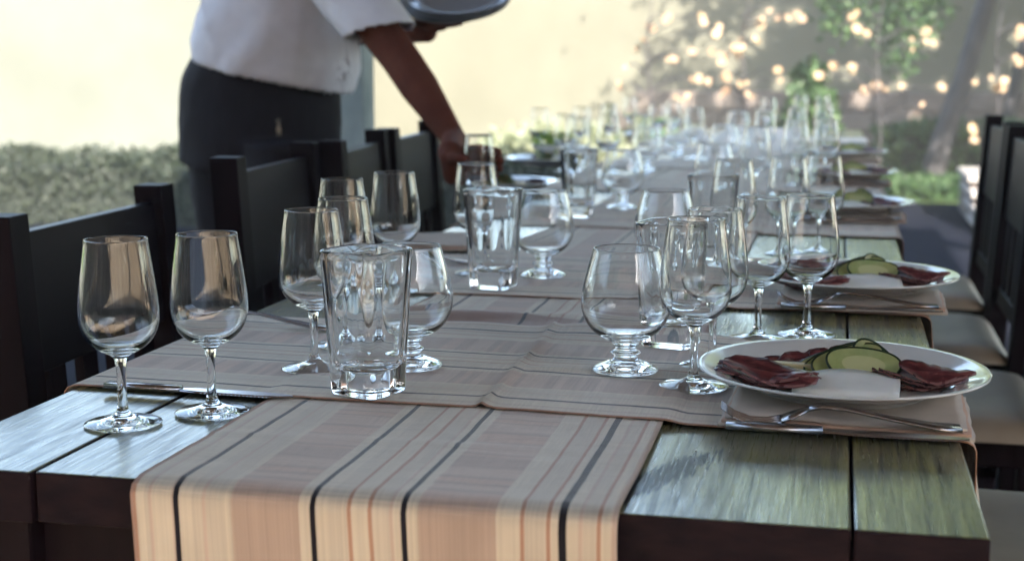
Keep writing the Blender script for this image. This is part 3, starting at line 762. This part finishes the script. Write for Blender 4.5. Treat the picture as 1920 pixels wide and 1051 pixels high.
# ------------------------------------------------------------------ plates and food
pm = MB().lathe(cat_prof([(0,.0035),(.05,.0035),(.078,.0030),(.080,.0),(.084,.0),(.088,.0050),(.108,.0125),(.130,.0195),(.1425,.0235),(.1440,.0248),(.1425,.0262),(.130,.0225),(.112,.0165),(.100,.0105),(.090,.0078),(.060,.0066),(0,.0066)], 2), 96).mesh('dinner_plate', CHINA, True)
fixn(pm)
def plate(x, y, z, label, rot=(0,0,0), group='dinner plates set on the table', m_=None):
    o = mobj('dinner_plate', m_ or pm); o.scale = (.935,)*3; o.location = (x, y, z); o.rotation_euler = rot; return tag(o, label, 'plate', group)
HAM = noisy('cured_ham', (.035, .005, .008), (.13, .026, .028), 90, .34, (.35,2.2,2.2), .5, .0015)
nn_ = coords(HAM, (.5, 3, 3)); f_ = ntex(HAM, nn_, 55, 5, .6, .6)
L(HAM, ramp(HAM, f_, [(.35, (.035,.005,.008)), (.52, (.12,.024,.026)), (.62, (.20,.055,.050)), (.68, (.36,.17,.15))]), P(HAM).inputs['Base Color'])
HAMF = mat('ham_fat_edge', (.24, .10, .09), .4)
def ham_slice(w, d, seed):
    """a thin wavy slice of cured meat, nearly flat, pinched along its length"""
    r = random.Random(seed); nu, nv = 22, 8; vs_ = []; ph = r.random()*6
    for j in range(nv+1):
        for i in range(nu+1):
            u = i/nu; v_ = j/nv; e = max(.05, math.sin(math.pi*(u*.94+.03)))**.45
            x = (u-.5)*w; y = (v_-.5)*d*e+.004*math.sin(u*5+ph)+.0025*nz(u*9, seed, v_)
            z = .0012*math.sin(u*7+ph)+.0018*math.sin(v_*math.pi*1.5+u*5+ph)+.0018*(v_)*nz(u*6, seed)+.0008*nz(u*16, v_*4, seed)
            vs_.append((x, y, z))
    fs = []; ms = []
    for j in range(nv):
        for i in range(nu): fs.append((j*(nu+1)+i, j*(nu+1)+i+1, (j+1)*(nu+1)+i+1, (j+1)*(nu+1)+i)); ms.append(1 if j == 0 and i % 5 else 0)
    mb = MB(); mb.add(vs_, fs); mb.m = ms; return mb.mesh('slice', [HAM, HAMF], True)
HS = [ham_slice(.098, .036, 1), ham_slice(.060, .030, 2), ham_slice(.056, .034, 3), ham_slice(.086, .034, 4)]
def ham(c, n, step, rz, which, label, tilt=.25):
    t = empty('ham_slices', c, rz, label, 'ham', 'folded cured ham on the plates')
    for i in range(n):
        o = mobj('slice', HS[which if i % 2 else (which+1) % 4 if which != 0 else 3], t)
        o.location = (step[0]*i, step[1]*i, step[2]*i+.003); o.rotation_euler = (tilt+.12*(i % 2), .06*math.sin(i*2), .13*math.sin(i*1.7))
        s = o.modifiers.new('t', 'SOLIDIFY'); s.thickness = .0011
    return t
CUF = noisy('cucumber_flesh', (.28, .33, .11), (.42, .45, .20), 45, .3, (1,1,1), .15, .0005, .5, Subsurface_Weight=.15)
CUS = noisy('cucumber_skin', (.008,.022,.008), (.016,.042,.014), 80, .35)
SEED = mat('cucumber_seed_core', (.52, .53, .27), .25)
def cuke_mesh():
    n = 36; vs_ = []; fs = []; ms = []
    def ring(a, b, z):
        k = len(vs_)
        for j in range(n): t = 2*math.pi*j/n; x = a*math.cos(t); vs_.append((x, b*math.sin(t), z+11*x*x*.55)); 
        return list(range(k, k+n))
    R_ = [ring(.035,.0195,0), ring(.035,.0195,.0032), ring(.0330,.0175,.0034), ring(.020,.010,.0034)]
    def band(a, b, m_):
        for j in range(n): k = (j+1) % n; fs.append((a[j], a[k], b[k], b[j])); ms.append(m_)
    R0 = ring(.0338,.0183,-.0002); R00 = ring(.012,.006,-.0002)
    band(R_[0], R_[1], 0); band(R_[1], R_[2], 0); band(R_[2], R_[3], 1); fs.append(tuple(R_[3])); ms.append(2)
    band(R0, R_[0], 0); band(R00, R0, 1); fs.append(tuple(R00[::-1])); ms.append(2)
    mb = MB(); mb.add(vs_, fs); mb.m = ms; me = mb.mesh('slice', [CUS, CUF, SEED], True); return me
CM = cuke_mesh()
CHE = noisy('white_cheese', (.72, .70, .65), (.80, .78, .73), 30, .55, (1,1,1), .3, .001, .4, Subsurface_Weight=.1)
YCH = noisy('yellow_cheese', (.60, .50, .26), (.68, .58, .34), 30, .5, (1,1,1), .2, .001)
YCR = mat('orange_cheese_edge', (.58, .32, .08), .5)
def slab_mesh():
    nu, nv = 14, 6; mb = MB(); top_ = []; 
    vs_ = []; fs = []
    for z_ in (0, 1):
        for j in range(nv+1):
            for i in range(nu+1):
                u = i/nu; v_ = j/nv; x = (u-.5)*.094; y = (v_-.5)*.044
                if j == nv: y += .006*math.exp(-((u-.5)/.28)**4)
                vs_.append((x+.0012*nz(v_*4, z_), y+.0012*nz(u*7, z_), z_*.0085+.0012*nz(u*4, v_*3)*z_+.002*z_*(v_)+.003*math.exp(-((u-.5)/.3)**4)*z_*v_))
    W = nu+1; B = (nu+1)*(nv+1)
    for j in range(nv):
        for i in range(nu):
            a = j*W+i; fs.append((a+1, a, a+W, a+W+1)); fs.append((B+a, B+a+1, B+a+W+1, B+a+W))
    for i in range(nu): fs.append((i, i+1, B+i+1, B+i)); a = nv*W+i; fs.append((a+1, a, B+a, B+a+1))
    for j in range(nv): a = j*W; fs.append((a+W, a, B+a, B+a+W)); a = j*W+nu; fs.append((a, a+W, B+a+W, B+a))
    return MB().add(vs_, fs).mesh('cheese_slab', CHE, True)
SM = slab_mesh()
def loc_rot(c, a, v):  # rotate offset v by a around c
    return (c[0]+v[0]*math.cos(a)-v[1]*math.sin(a), c[1]+v[0]*math.sin(a)+v[1]*math.cos(a), c[2]+v[2])
def setting(x, y, z, a, who, food=True):
    c = (x, y, z); plate(x, y, z, 'white plate of ham, cheese and cucumber, '+who, (0,0,a))
    g = lambda v: loc_rot(c, a, v)
    ham(g((-.078, -.012, .008)), 8, (.003, -.0042, .0020), a-.22, 0, 'folded ham fan on the left of the plate, '+who, .16)
    ham(g((-.050, .055, .008)), 6, (.0130, .001, .0008), a+.5, 1, 'ham slices along the far rim of the plate, '+who, .35)
    ham(g((.060, .004, .008)), 8, (.0025, -.0034, .0023), a+.10, 2, 'folded ham fan on the right of the plate, '+who, .14)
    t = empty('cheese_sticks', g((-.045, .020, .0075)), a-.05, 'two pale yellow cheese sticks under the cucumber, '+who, 'cheese', 'yellow cheese sticks on the plates')
    for k in range(2):
        bev(MB().box((-.033, -.006, 0), (.033, .006, .009)).obj('stick', [YCH, YCR][k == 0 and 0 or 0], t), .001).location = (k*.006, -k*.013, .0105*k*.6)
    t = empty('cucumber_slices', g((.008, .004, .014)), a, 'long cut cucumber slices heaped mid plate, '+who, 'cucumber', 'cucumber slices on the plates')
    for k, (dx, dy, dz, rx, ry, rzz) in enumerate([(-.020,.020,.000,.40,-.28,.55),(-.012,.011,.003,.62,-.34,.42),(-.003,.003,.006,.75,-.25,.26),(.012,-.005,.006,.86,.06,-.06),(.026,.008,-.001,.72,.75,-.55)]):
        o = mobj('slice', CM, t); o.location = (dx, dy, dz+.004); o.rotation_euler = (rx, ry, rzz)
    o = mobj('cheese_slab', SM); o.location = g((.006, -.040, .0075)); o.rotation_euler = (.12, 0, a-.03)
    tag(o, 'slab of white cheese at the front of the plate, '+who, 'cheese', 'white cheese slabs on the plates')
p1 = on(1578, 698, TZ+.028)
names = ['nearest right place', 'second right place', 'third right place', 'fourth right place', 'fifth right place']
cen = [(p1.x, p1.y, 0), None, None, None, None]
for i, (px_, py_) in enumerate([(1578, 698), (1607, 519), (1592, 381), (1588, 323), (1586, 285)]):
    q = on(px_, py_, TZ+.030); zz = TZ+CZ+.0085
    setting(q.x, q.y, zz, [-.04, .12, -.3, .4, .1][i], names[i])
    napkin((q.x+.005, q.y-.055, 0), .215, .16, R(-2)+.03*math.sin(i*3), 'folded beige napkin under the plate, '+names[i], i)
    if i < 4:
        fork((q.x+.098, q.y-.137, 0), math.pi+.06, 'steel fork lying before the plate, '+names[i], TZ+CZ+.0095)
        knife((q.x+.112-.207, q.y-.166, 0), -.03, 'steel knife lying before the plate, '+names[i], TZ+CZ+.0095)
# left side linen and cutlery
a_ = on(405, 727, .76); knife((a_.x-.115, a_.y+.0, 0), -.04, 'steel knife on the nearest crosswise runner at left', TZ+CZ+.0015)
a_ = on(520, 608, .76); fork((a_.x+.07, a_.y, 0), math.pi-.06, 'steel fork at the left edge of the nearest crosswise runner', TZ+CZ+.0015)
a_ = on(840, 452, .76); napkin((a_.x-.02, a_.y, 0), .13, .20, .3, 'crumpled cream napkin left of the second square tumbler', 9)
a_ = on(860, 488, .76); fork((a_.x+.03, a_.y, 0), math.pi-.1, 'steel fork beside the crumpled cream napkin', TZ+.004)
q = on(985, 345, TZ+.02); setting(q.x-.05, q.y, TZ+CZ, 2.6, 'left place beyond the reaching hand')
q = on(1040, 300, TZ+.02); setting(q.x-.02, q.y, TZ+CZ, 2.2, 'far left place by the salad bowl')
bq = on(1010, 322, TZ+.01)
bw = MB().lathe(cat_prof([(0,.004),(.03,.003),(.032,0),(.036,0),(.045,.012),(.065,.035),(.078,.055),(.0795,.0565),(.0775,.057),(.062,.036),(.042,.015),(.02,.008),(0,.007)], 2), 48).obj('salad_bowl', CHINA, None, True, recalc=True)
bw.location = (bq.x-.06, bq.y+.55, TZ+.0005); tag(bw, 'small white salad bowl among the far left plates', 'bowl')
sm_ = MB(); r_ = random.Random(4)
for i in range(90):
    a = r_.random()*6.28; rr = .055*math.sqrt(r_.random()); leaf(sm_, Vector((rr*math.cos(a), rr*math.sin(a), .045+r_.random()*.02)), .045, r_)
o = sm_.obj('salad', LIME, None); o.location = bw.location; tag(o, 'green leaf salad heaped in the small white bowl', 'salad')

# ------------------------------------------------------------------ chairs
CUSH = noisy('taupe_seat_leather', (.29, .235, .175), (.38, .32, .25), 7, .55, (1,1,1), .35, .004)
def chair_meshes():
    rk = math.tan(R(3.2)); H_ = .92; W = .215
    parts = []
    for s in (-1, 1):
        mb = MB(); mb.tube([(0, s*W, 0), (0, s*W, .44), (-(H_-.44)*rk, s*W, H_)], .001, 4)
        mb = MB(); a = .023
        v = []
        for (x, z) in ((.01, 0), (0, .44), (-(H_-.44)*rk, H_)):
            v += [(x-a, s*W-a, z), (x+a, s*W-a, z), (x+a, s*W+a, z), (x-a, s*W+a, z)]
        fs = [(3,2,1,0), (8,9,10,11)]
        for b in (0, 4):
            for j in range(4): k = (j+1) % 4; fs.append((b+j, b+k, b+4+k, b+4+j))
        parts.append(('back_post', MB().add(v, fs).mesh('back_post', DARKWOOD), .002))
    def slab(z0, z1, y0, y1, th):
        x0 = -(z0-.44)*rk; x1 = -(z1-.44)*rk
        v = [(x0-th, y0, z0), (x0+th, y0, z0), (x0+th, y1, z0), (x0-th, y1, z0), (x1-th, y0, z1), (x1+th, y0, z1), (x1+th, y1, z1), (x1-th, y1, z1)]
        return MB().add(v, [(0,3,2,1),(4,5,6,7),(0,1,5,4),(1,2,6,5),(2,3,7,6),(3,0,4,7)])
    PAN = noisy('satin_dark_panel', (.006,.004,.006), (.012,.008,.012), 18, .4, (1,.2,1), .15, .001, .10)
    parts.append(('back_panel', slab(.70, .893, -W+.0235, W-.0235, .010).mesh('back_panel', PAN), .002))
    parts.append(('back_rail', slab(.50, .54, -W+.0235, W-.0235, .010).mesh('back_rail', DARKWOOD), .002))
    sl = slab(.541, .699, -.02, .02, .007).mesh('slat', DARKWOOD)
    for y in (-.132, -.044, .044, .132): parts.append(('slat', sl, 0, (0, y, 0)))
    fr = MB().box((.024, -W+.01, .39), (.40, W-.01, .438)).mesh('seat_frame', DARKWOOD); parts.append(('seat_frame', fr, .003))
    cu = MB(); nu, nv = 16, 16; v = []; fs = []
    for j in range(nv+1):
        for i in range(nu+1):
            u = i/nu*2-1; w_ = j/nv*2-1; x = .215+u*.20; y = w_*(W+.012)
            e = (1-abs(u)**6)*(1-abs(w_)**6); z = .444+.032*e**.5+.004*nz(u*2.2, w_*2.2, 3)-.006*math.exp(-(u*u+w_*w_)*2)
            v.append((x, y, z))
    B = len(v)
    for j in range(nv):
        for i in range(nu): a = j*(nu+1)+i; fs.append((a, a+1, a+nu+2, a+nu+1))
    v += [(.015, -W-.012, .4385), (.415, -W-.012, .4385), (.415, W+.012, .4385), (.015, W+.012, .4385)]
    e1 = [i for i in range(nu+1)]; fs.append(tuple([B, B+1]+e1[::-1]))
    e2 = [nv*(nu+1)+i for i in range(nu+1)]; fs.append(tuple([B+2, B+3]+e2))
    e3 = [j*(nu+1) for j in range(nv+1)]; fs.append(tuple([B+3, B]+e3))
    e4 = [j*(nu+1)+nu for j in range(nv+1)]; fs.append(tuple([B+1, B+2]+e4[::-1])); fs.append((B+3, B+2, B+1, B))
    parts.append(('seat_cushion', cu.add(v, fs).mesh('seat_cushion', CUSH, True), 0))
    for s in (-1, 1): parts.append(('front_leg', MB().box((.355, s*(W-.032)-.02, 0), (.395, s*(W-.032)+.02, .389)).mesh('front_leg', DARKWOOD), .003))
    for s in (-1, 1): parts.append(('stretcher', MB().box((.03, s*(W-.032)-.009, .18), (.354, s*(W-.032)+.009, .21)).mesh('stretcher', DARKWOOD), .002))
    return parts
CHP = chair_meshes()
def chair(x, y, rz, label, sy=1.0, group='dark wooden dining chairs'):
    t = empty('dining_chair', (x, y, 0), rz, label, 'chair', group); t.scale = (1, sy, 1)
    for p in CHP:
        o = mobj(p[0], p[1], t)
        if len(p) > 3: o.location = p[3]
        if p[2]: bev(o, p[2], 2)
    return t
LC = [((-1.035, 1.60), (-1.06, 2.06)), ((-.965, 2.13), (-1.0, 2.56)), ((-.965, 2.62), (-1.03, 3.09)), ((-1.02, 3.14), (-1.05, 3.58)), ((-1.0, 3.85), (-1.02, 4.3)), ((-1.0, 4.6), (-1.02, 5.05)), ((-1.0, 5.4), (-1.0, 5.85))]
ll = ['dark wooden chair nearest at the left front corner of the table', 'dark chair second on the left, behind the two front tasting glasses', 'dark chair third on the left, in front of the standing person',
 'dark chair fourth on the left, under the reaching arm', 'dark chair fifth on the left beyond the reaching hand', 'dark chair sixth on the left side', 'dark chair at the far end of the left side']
for (a, b), l in zip(LC[:4], ll):
    d = Vector(b)-Vector(a); m_ = (Vector(a)+Vector(b))/2
    chair(m_.x+.045, m_.y, math.atan2(d.y, d.x)-math.pi/2, l, d.length/.43).scale.z = .957 if l == ll[0] else 1
rl = ['dark chair with taupe seat at the right, nearest to the front, only its seat showing', 'dark chair with taupe seat, second from the front on the right', 'dark chair with taupe seat, third on the right',
  'dark chair with tall back post, farthest on the right']
for i, (y, x) in enumerate([(1.86, .45), (2.70, .40), (3.36, .39), (4.05, .405)]):
    chair(x, y, math.pi, rl[i], 1.10)
# ================================================================== PERSON
SKIN = noisy('deep_brown_skin', (.105, .033, .022), (.150, .050, .032), 14, .75, (1,1,1), .1, .001, .07, Subsurface_Weight=.08)
SHIRT = noisy('pale_lilac_shirt', (.68, .66, .71), (.74, .72, .77), 30, .85, (1,1,1), .15, .001, .2)
PANT = noisy('black_trousers', (.009, .006, .010), (.015, .011, .016), 60, .8, (1,1,.3), .2, .001, .2)
YP = 3.42
def ap(x, y, Y=YP): return atY(x, y, Y)
PR = Vector((ap(490, 250).x, YP, 0))
PERSON = empty('person', PR, label='person in pale short sleeved shirt and black trousers leaning in with a plate stack', cat='person')
def capsule(mb, a, b, ra, rb, n=14):
    a = Vector(a); b = Vector(b); d = b-a; l = d.length; t = d.normalized() if l > 1e-6 else Vector((0,0,1)); pts = []; rr = []
    for k in range(5): q = math.pi/2*k/5; pts.append(a-t*ra*math.cos(q)); rr.append(max(ra*math.sin(q), .0008))
    for k in range(5): pts.append(a.lerp(b, k/4)); rr.append(ra+(rb-ra)*k/4)
    for k in range(1, 6): q = math.pi/2*k/5; pts.append(b+t*rb*math.sin(q)); rr.append(max(rb*math.cos(q), .0008))
    mb.tube(pts, rr, n)
def remesh(o, vox, smooth=4, disp=None):
    m = o.modifiers.new('union', 'REMESH'); m.mode = 'VOXEL'; m.voxel_size = vox; m.use_smooth_shade = True
    s = o.modifiers.new('smooth', 'SMOOTH'); s.iterations = smooth; s.factor = .5
    if disp:
        for k, (size, st) in enumerate(disp):
            tx = bpy.data.textures.new('folds', 'CLOUDS'); tx.noise_scale = size; tx.noise_depth = 2
            d = o.modifiers.new('folds', 'DISPLACE'); d.texture = tx; d.strength = st; d.mid_level = .5
rel = lambda v: Vector(v)-PR
# --- clothes and body share these points
hipc = ap(492, 190); R_SH = ap(612, -78, 3.23); L_SH = ap(600, -88, 3.62)
R_EL = ap(752, 112, 3.08); R_WR = ap(852, 262, 2.97)
L_EL = ap(665, 52, 3.58); L_WR = ap(800, 60, 3.42)
neck = ap(655, -150, 3.43); headc = ap(700, -225, 3.42)
tro = MB()
def ring_col(mb, rows, ry):
    pts = []; rad = []
    for (xl, xr, y, c_y) in rows:
        a = ap(xl, y, c_y); b = ap(xr, y, c_y); hw = (b-a).length/2
        rx = math.sqrt(max(hw*hw-(.39*ry)**2, 1e-4))/.92; pts.append(rel((a+b)/2)); rad.append((ry, rx))
    mb.tube(pts, rad, 28)
ring_col(tro, [(385,625,105,YP),(368,634,135,YP),(356,634,165,YP),(348,632,200,YP),(346,630,235,YP),(347,630,265,YP),(346,622,300,YP),(346,606,335,YP)], .165)
RF = Vector((ap(545, 300).x, 3.30, 0)); LF = Vector((ap(408, 300).x, 3.52, 0))
for (hp, kn, an, r1, r2_, r3) in ((ap(535, 270, 3.33), Vector((RF.x+.03, 3.30, .50)), Vector((RF.x, 3.30, .08)), .112, .085, .075), (ap(438, 270, 3.50), Vector((LF.x+.015, 3.52, .50)), Vector((LF.x, 3.52, .08)), .125, .104, .085)):
    tro.tube([rel(hp), rel(hp.lerp(kn, .5)), rel(kn), rel(kn.lerp(an, .5)), rel(an), rel(an-Vector((0,0,.03)))], [r1, (r1+r2_)/2, r2_, (r2_+r3)/2, r3, r3+.004], 20)
o = tro.obj('trousers', PANT, PERSON); remesh(o, .010, 5, [(.12, .012)])
sh = MB()
def along(rows, ry):
    pts = []; rad = []
    for (x, y, hw, ry_) in rows:
        c = ap(x, y); w_ = hw/735; rx = math.sqrt(max(w_*w_-(.39*ry_)**2, 1e-4))/.92; pts.append(rel(c)); rad.append((ry_, rx))
    sh.tube(pts, rad, 32)
along([(508,152,138,.17),(511,140,147,.185),(516,105,153,.19),(523,60,148,.19),(532,10,138,.185),(545,-45,133,.19),(572,-85,115,.20),(605,-125,85,.17),(640,-150,50,.08)], .19)
slv_end = R_SH.lerp(R_EL, .80)
sh.tube([rel(R_SH), rel(R_SH.lerp(R_EL, .2)), rel(R_SH.lerp(R_EL, .5)), rel(R_SH.lerp(R_EL, 1.0))], [.085, .080, .068, .068], 18)
capsule(sh, rel(R_SH), rel(R_SH), .085, .085)
sl2 = L_SH.lerp(L_EL, .75)
sh.tube([rel(L_SH), rel(L_SH.lerp(L_EL, .4)), rel(sl2)], [.080, .072, .066], 18); capsule(sh, rel(L_SH), rel(L_SH), .08, .08)
o = sh.obj('shirt', SHIRT, PERSON); remesh(o, .0075, 2)
bpy.context.view_layer.update(); dg = bpy.context.evaluated_depsgraph_get()
me = bpy.data.meshes.new_from_object(o.evaluated_get(dg)); o.modifiers.clear(); o.data = me
for v_ in me.vertices:
    p = v_.co+PR; q1 = p.x*.82+p.z*.57; q2 = p.x*.95-p.z*.30; w1 = nz(p.x*3, p.y*3, p.z*3)
    a1 = max(0, math.sin(q2*30+w1*5+p.y*6))**3; a2 = (1-abs(math.sin(q1*17+w1*4)))**3
    d_ = .013*a1*max(0, min(1, (1.22-p.z)/.18))+.015*a2*(nz(p.x*5, p.y*5, p.z*5)+.3)+.014*nz(p.x*4, p.y*4, p.z*4)+.004*nz(p.x*16, p.y*16, p.z*16)
    v_.co += v_.normal*d_
bm = bmesh.new(); bm.from_mesh(me)
sd_ = Vector((.22, -.1, -1)).normalized(); se = rel(ap(708, 60, 3.12)); ld_ = (L_EL-L_SH).normalized(); le = rel(sl2); hd_ = (ap(508,152)-ap(516,105)).normalized(); he = rel(ap(508,152))
kill = [f for f in bm.faces if ((f.calc_center_median()-se).dot(sd_) > 0 and (f.calc_center_median()-se).length < .125) or ((f.calc_center_median()-le).dot(ld_) > -.012 and (f.calc_center_median()-le).length < .12) or (f.calc_center_median()-he).dot(hd_) > -.012]
bmesh.ops.delete(bm, geom=kill, context='FACES'); bm.to_mesh(me); bm.free()
me.polygons.foreach_set('use_smooth', [True]*len(me.polygons)); me.update(); s_ = o.modifiers.new('cloth', 'SOLIDIFY'); s_.thickness = .003; s_.offset = -1
# --- body
bd = MB()
bd.tube([rel(hipc), rel(ap(515,100)), rel(ap(545,-40)), rel(ap(590,-95)), rel(neck)], [(.15,.11),(.14,.10),(.15,.11),(.15,.09),(.055,.055)], 20)
capsule(bd, rel(neck)-Vector((.02,0,.03)), rel(headc)-Vector((.02,0,.06)), .055, .052)
capsule(bd, rel(R_SH), rel(R_EL), .056, .044); capsule(bd, rel(R_EL), rel(R_EL.lerp(R_WR, .35)), .044, .043); capsule(bd, rel(R_EL.lerp(R_WR, .35)), rel(R_WR), .043, .026)
capsule(bd, rel(L_SH), rel(L_EL), .054, .044); capsule(bd, rel(L_EL), rel(L_EL.lerp(L_WR, .4)), .044, .040); capsule(bd, rel(L_EL.lerp(L_WR, .4)), rel(L_WR), .040, .026)
for an in (RF, LF):
    capsule(bd, rel(an+Vector((0,0,.5))), rel(an+Vector((0,0,.09))), .05, .04)
# head with face looking down to +x
hd = rel(headc); fdir = Vector((.86, -.05, -.50)).normalized(); fup = Vector((.50, 0, .86)); fs_ = fdir.cross(fup).normalized()
bd.tube([hd+fup*t for t in (-.115,-.10,-.07,-.03,.02,.06,.095,.112)], [.012,.038,.062,.074,.080,.074,.05,.012], 20)
def fp(f, u, s): return hd+fdir*f+fup*u+fs_*s
capsule(bd, fp(.060,.015,0), fp(.096,-.022,0), .009, .014)                 # nose
for s in (-1, 1):
    capsule(bd, fp(.066,.028,.020*s), fp(.060,.030,.045*s), .010, .009)    # brow
    capsule(bd, fp(.0,.005,.078*s), fp(-.004,-.025,.076*s), .016, .011)    # ear
    capsule(bd, fp(.045,-.045,.030*s), fp(.05,-.06,.02*s), .022, .02)      # cheek/jaw
capsule(bd, fp(.070,-.062,-.016), fp(.070,-.062,.016), .008, .008); capsule(bd, fp(.066,-.073,-.013), fp(.066,-.073,.013), .008, .008)
capsule(bd, fp(.048,-.095,-.008), fp(.048,-.095,.008), .020, .020)
# right hand gripping glass K
Kp = Vector(K.location); 
def kc(ang, rr, z): return rel(Kp+Vector((rr*math.cos(R(ang)), rr*math.sin(R(ang)), z)))
palm0 = rel(R_WR); palm1 = kc(160, .062, .112); palm2 = kc(150, .060, .085)
capsule(bd, palm0, kc(165, .066, .128), .027, .026); capsule(bd, kc(178, .060, .120), kc(168, .060, .082), .022, .019); capsule(bd, kc(152, .060, .126), kc(146, .058, .088), .021, .018); capsule(bd, kc(165,.058,.12), kc(158,.056,.082), .021, .018)
for (z, l, r_, a0) in ((.134, 1.0, .0092, 142), (.117, 1.08, .0094, 140), (.100, 1.0, .0090, 140), (.084, .80, .0080, 142)):
    br_ = .0352 if z < .12 else .0335
    A = [a0, a0-40*l, a0-78*l, a0-112*l]
    pts = [kc(A[0], .058, z), kc(A[1], br_+.0125, z+.002), kc(A[2], br_+.0105, z), kc(A[3], br_+.0095, z-.003)]
    for i in range(3): capsule(bd, pts[i], pts[i+1], r_*(1.06-.05*i), r_*(1.0-.06*i), 10)
pts = [kc(182, .056, .118), kc(205, .053, .122), kc(232, .0475, .120), kc(252, .0455, .117)]
for i in range(3): capsule(bd, pts[i], pts[i+1], [.0135,.0115,.0105][i], [.0115,.0105,.009][i], 10)
# left hand under the stacked plates
PC = ap(853, 13, 3.40); tl = Euler((R(25), R(5), R(-4)), 'XYZ'); Mx = tl.to_matrix()
def pc(x, y, z): return rel(PC+Mx @ Vector((x, y, z)))
h0 = rel(L_WR); hm = pc(-.045, -.03, -.030)
capsule(bd, h0, pc(-.06, -.035, -.036), .027, .024); capsule(bd, pc(-.06,-.05,-.034), pc(-.015,-.055,-.022), .020, .017); capsule(bd, pc(-.06,-.02,-.032), pc(-.015,-.02,-.022), .020, .017); capsule(bd, pc(-.06,.01,-.032), pc(-.018,.012,-.022), .018, .015)
for k, (yy_, ln) in enumerate(((-.062, .050), (-.040, .062), (-.016, .060), (.010, .050))):
    a = pc(-.012, yy_, -.020); b = pc(-.012+ln*.45, yy_*1.05, -.0165); c = pc(-.012+ln, yy_*1.1, -.0085)
    capsule(bd, a, b, .0105, .0095, 10); capsule(bd, b, c, .0095, .0082, 10)
a = pc(-.07, -.065, -.028); b = pc(-.085, -.10, -.005); c = pc(-.075, -.125, .022)
capsule(bd, a, b, .015, .012, 10); capsule(bd, b, c, .012, .010, 10)
o = bd.obj('body', SKIN, PERSON); remesh(o, .0042, 3)
hr = MB(); hr.tube([hd+fup*t-fdir*.012 for t in (-.05,-.02,.02,.06,.10,.122)], [.066,.080,.087,.082,.058,.012], 20)
for i in range(60):
    r_ = random.Random(i); a = r_.uniform(0, 6.28); capsule(hr, hd-fdir*.03+fup*r_.uniform(.0,.11)+Vector((r_.gauss(0,.045), r_.gauss(0,.045), 0)), hd-fdir*.035+fup*r_.uniform(.0,.11)+Vector((r_.gauss(0,.05), r_.gauss(0,.05), 0)), .016, .012, 6)
hairmb = MB()
o = hr.obj('hair', mat('black_hair', (.012,.010,.010), .6), PERSON); remesh(o, .008, 2)
for v in (): pass
eb = MB()
for s in (-1, 1): capsule(eb, fp(.0655,.012,.030*s), fp(.0660,.012,.030*s), .0105, .0105, 12)
eb.obj('eyes', mat('eye_white', (.5,.48,.45), .2), PERSON, True)
for an in (RF, LF):
    mb = MB(); mb.tube([rel(an+Vector(p)) for p in ((-.11,0,.035),(-.06,0,.04),(0,0,.05),(.08,0,.038),(.14,0,.03),(.17,0,.022))], [(.028,.034),(.038,.036),(.048,.036),(.036,.044),(.028,.040),(.018,.024)], 14)
    o = mb.obj('shoe', mat('black_shoe', (.015,.013,.013), .35), PERSON, True)
bl = MB(); 
# stack of plates in the hand
pg = pm.copy(); pg.materials.clear(); pg.materials.append(mat('shade_greyed_china', (.32, .32, .34), .15, .5))  # backlight shade on the held plates put into a darker china colour
for k, nm_ in enumerate(['lowest shade-greyed plate of the stack carried in the left hand', 'middle shade-greyed plate of the stack carried in the left hand', 'topmost shade-greyed plate of the stack carried in the left hand']):
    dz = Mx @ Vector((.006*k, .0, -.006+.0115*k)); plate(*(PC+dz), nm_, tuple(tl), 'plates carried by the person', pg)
# key ring at the hip
kp_ = ap(522, 228, 3.20); KR = empty('key_ring', kp_, label='small brass key ring hanging at the hip of the black trousers', cat='keys')
MET = mat('worn_brass', (.35, .30, .24), .3, .5, 1)
mb = MB(); mb.tube([(.011*math.cos(t*.5236), 0, .011*math.sin(t*.5236)) for t in range(13)], .0018, 6, cap=False); mb.obj('ring', MET, KR, True)
for k, (dx, rz_) in enumerate(((-.003, .05), (.004, -.12))):
    mb = MB().box((-.008, -.001, -.046), (.008, .001, -.028)).box((-.003, -.001, -.028), (.003, .001, -.010)).box((-.003,-.001,-.066),(.003,.001,-.046))
    q = mb.obj('key', MET, KR, bevel=.0006); q.location = (dx, -.004*k, 0); q.rotation_euler = (0, rz_, 0)
KR.scale = (.42, .42, .5)
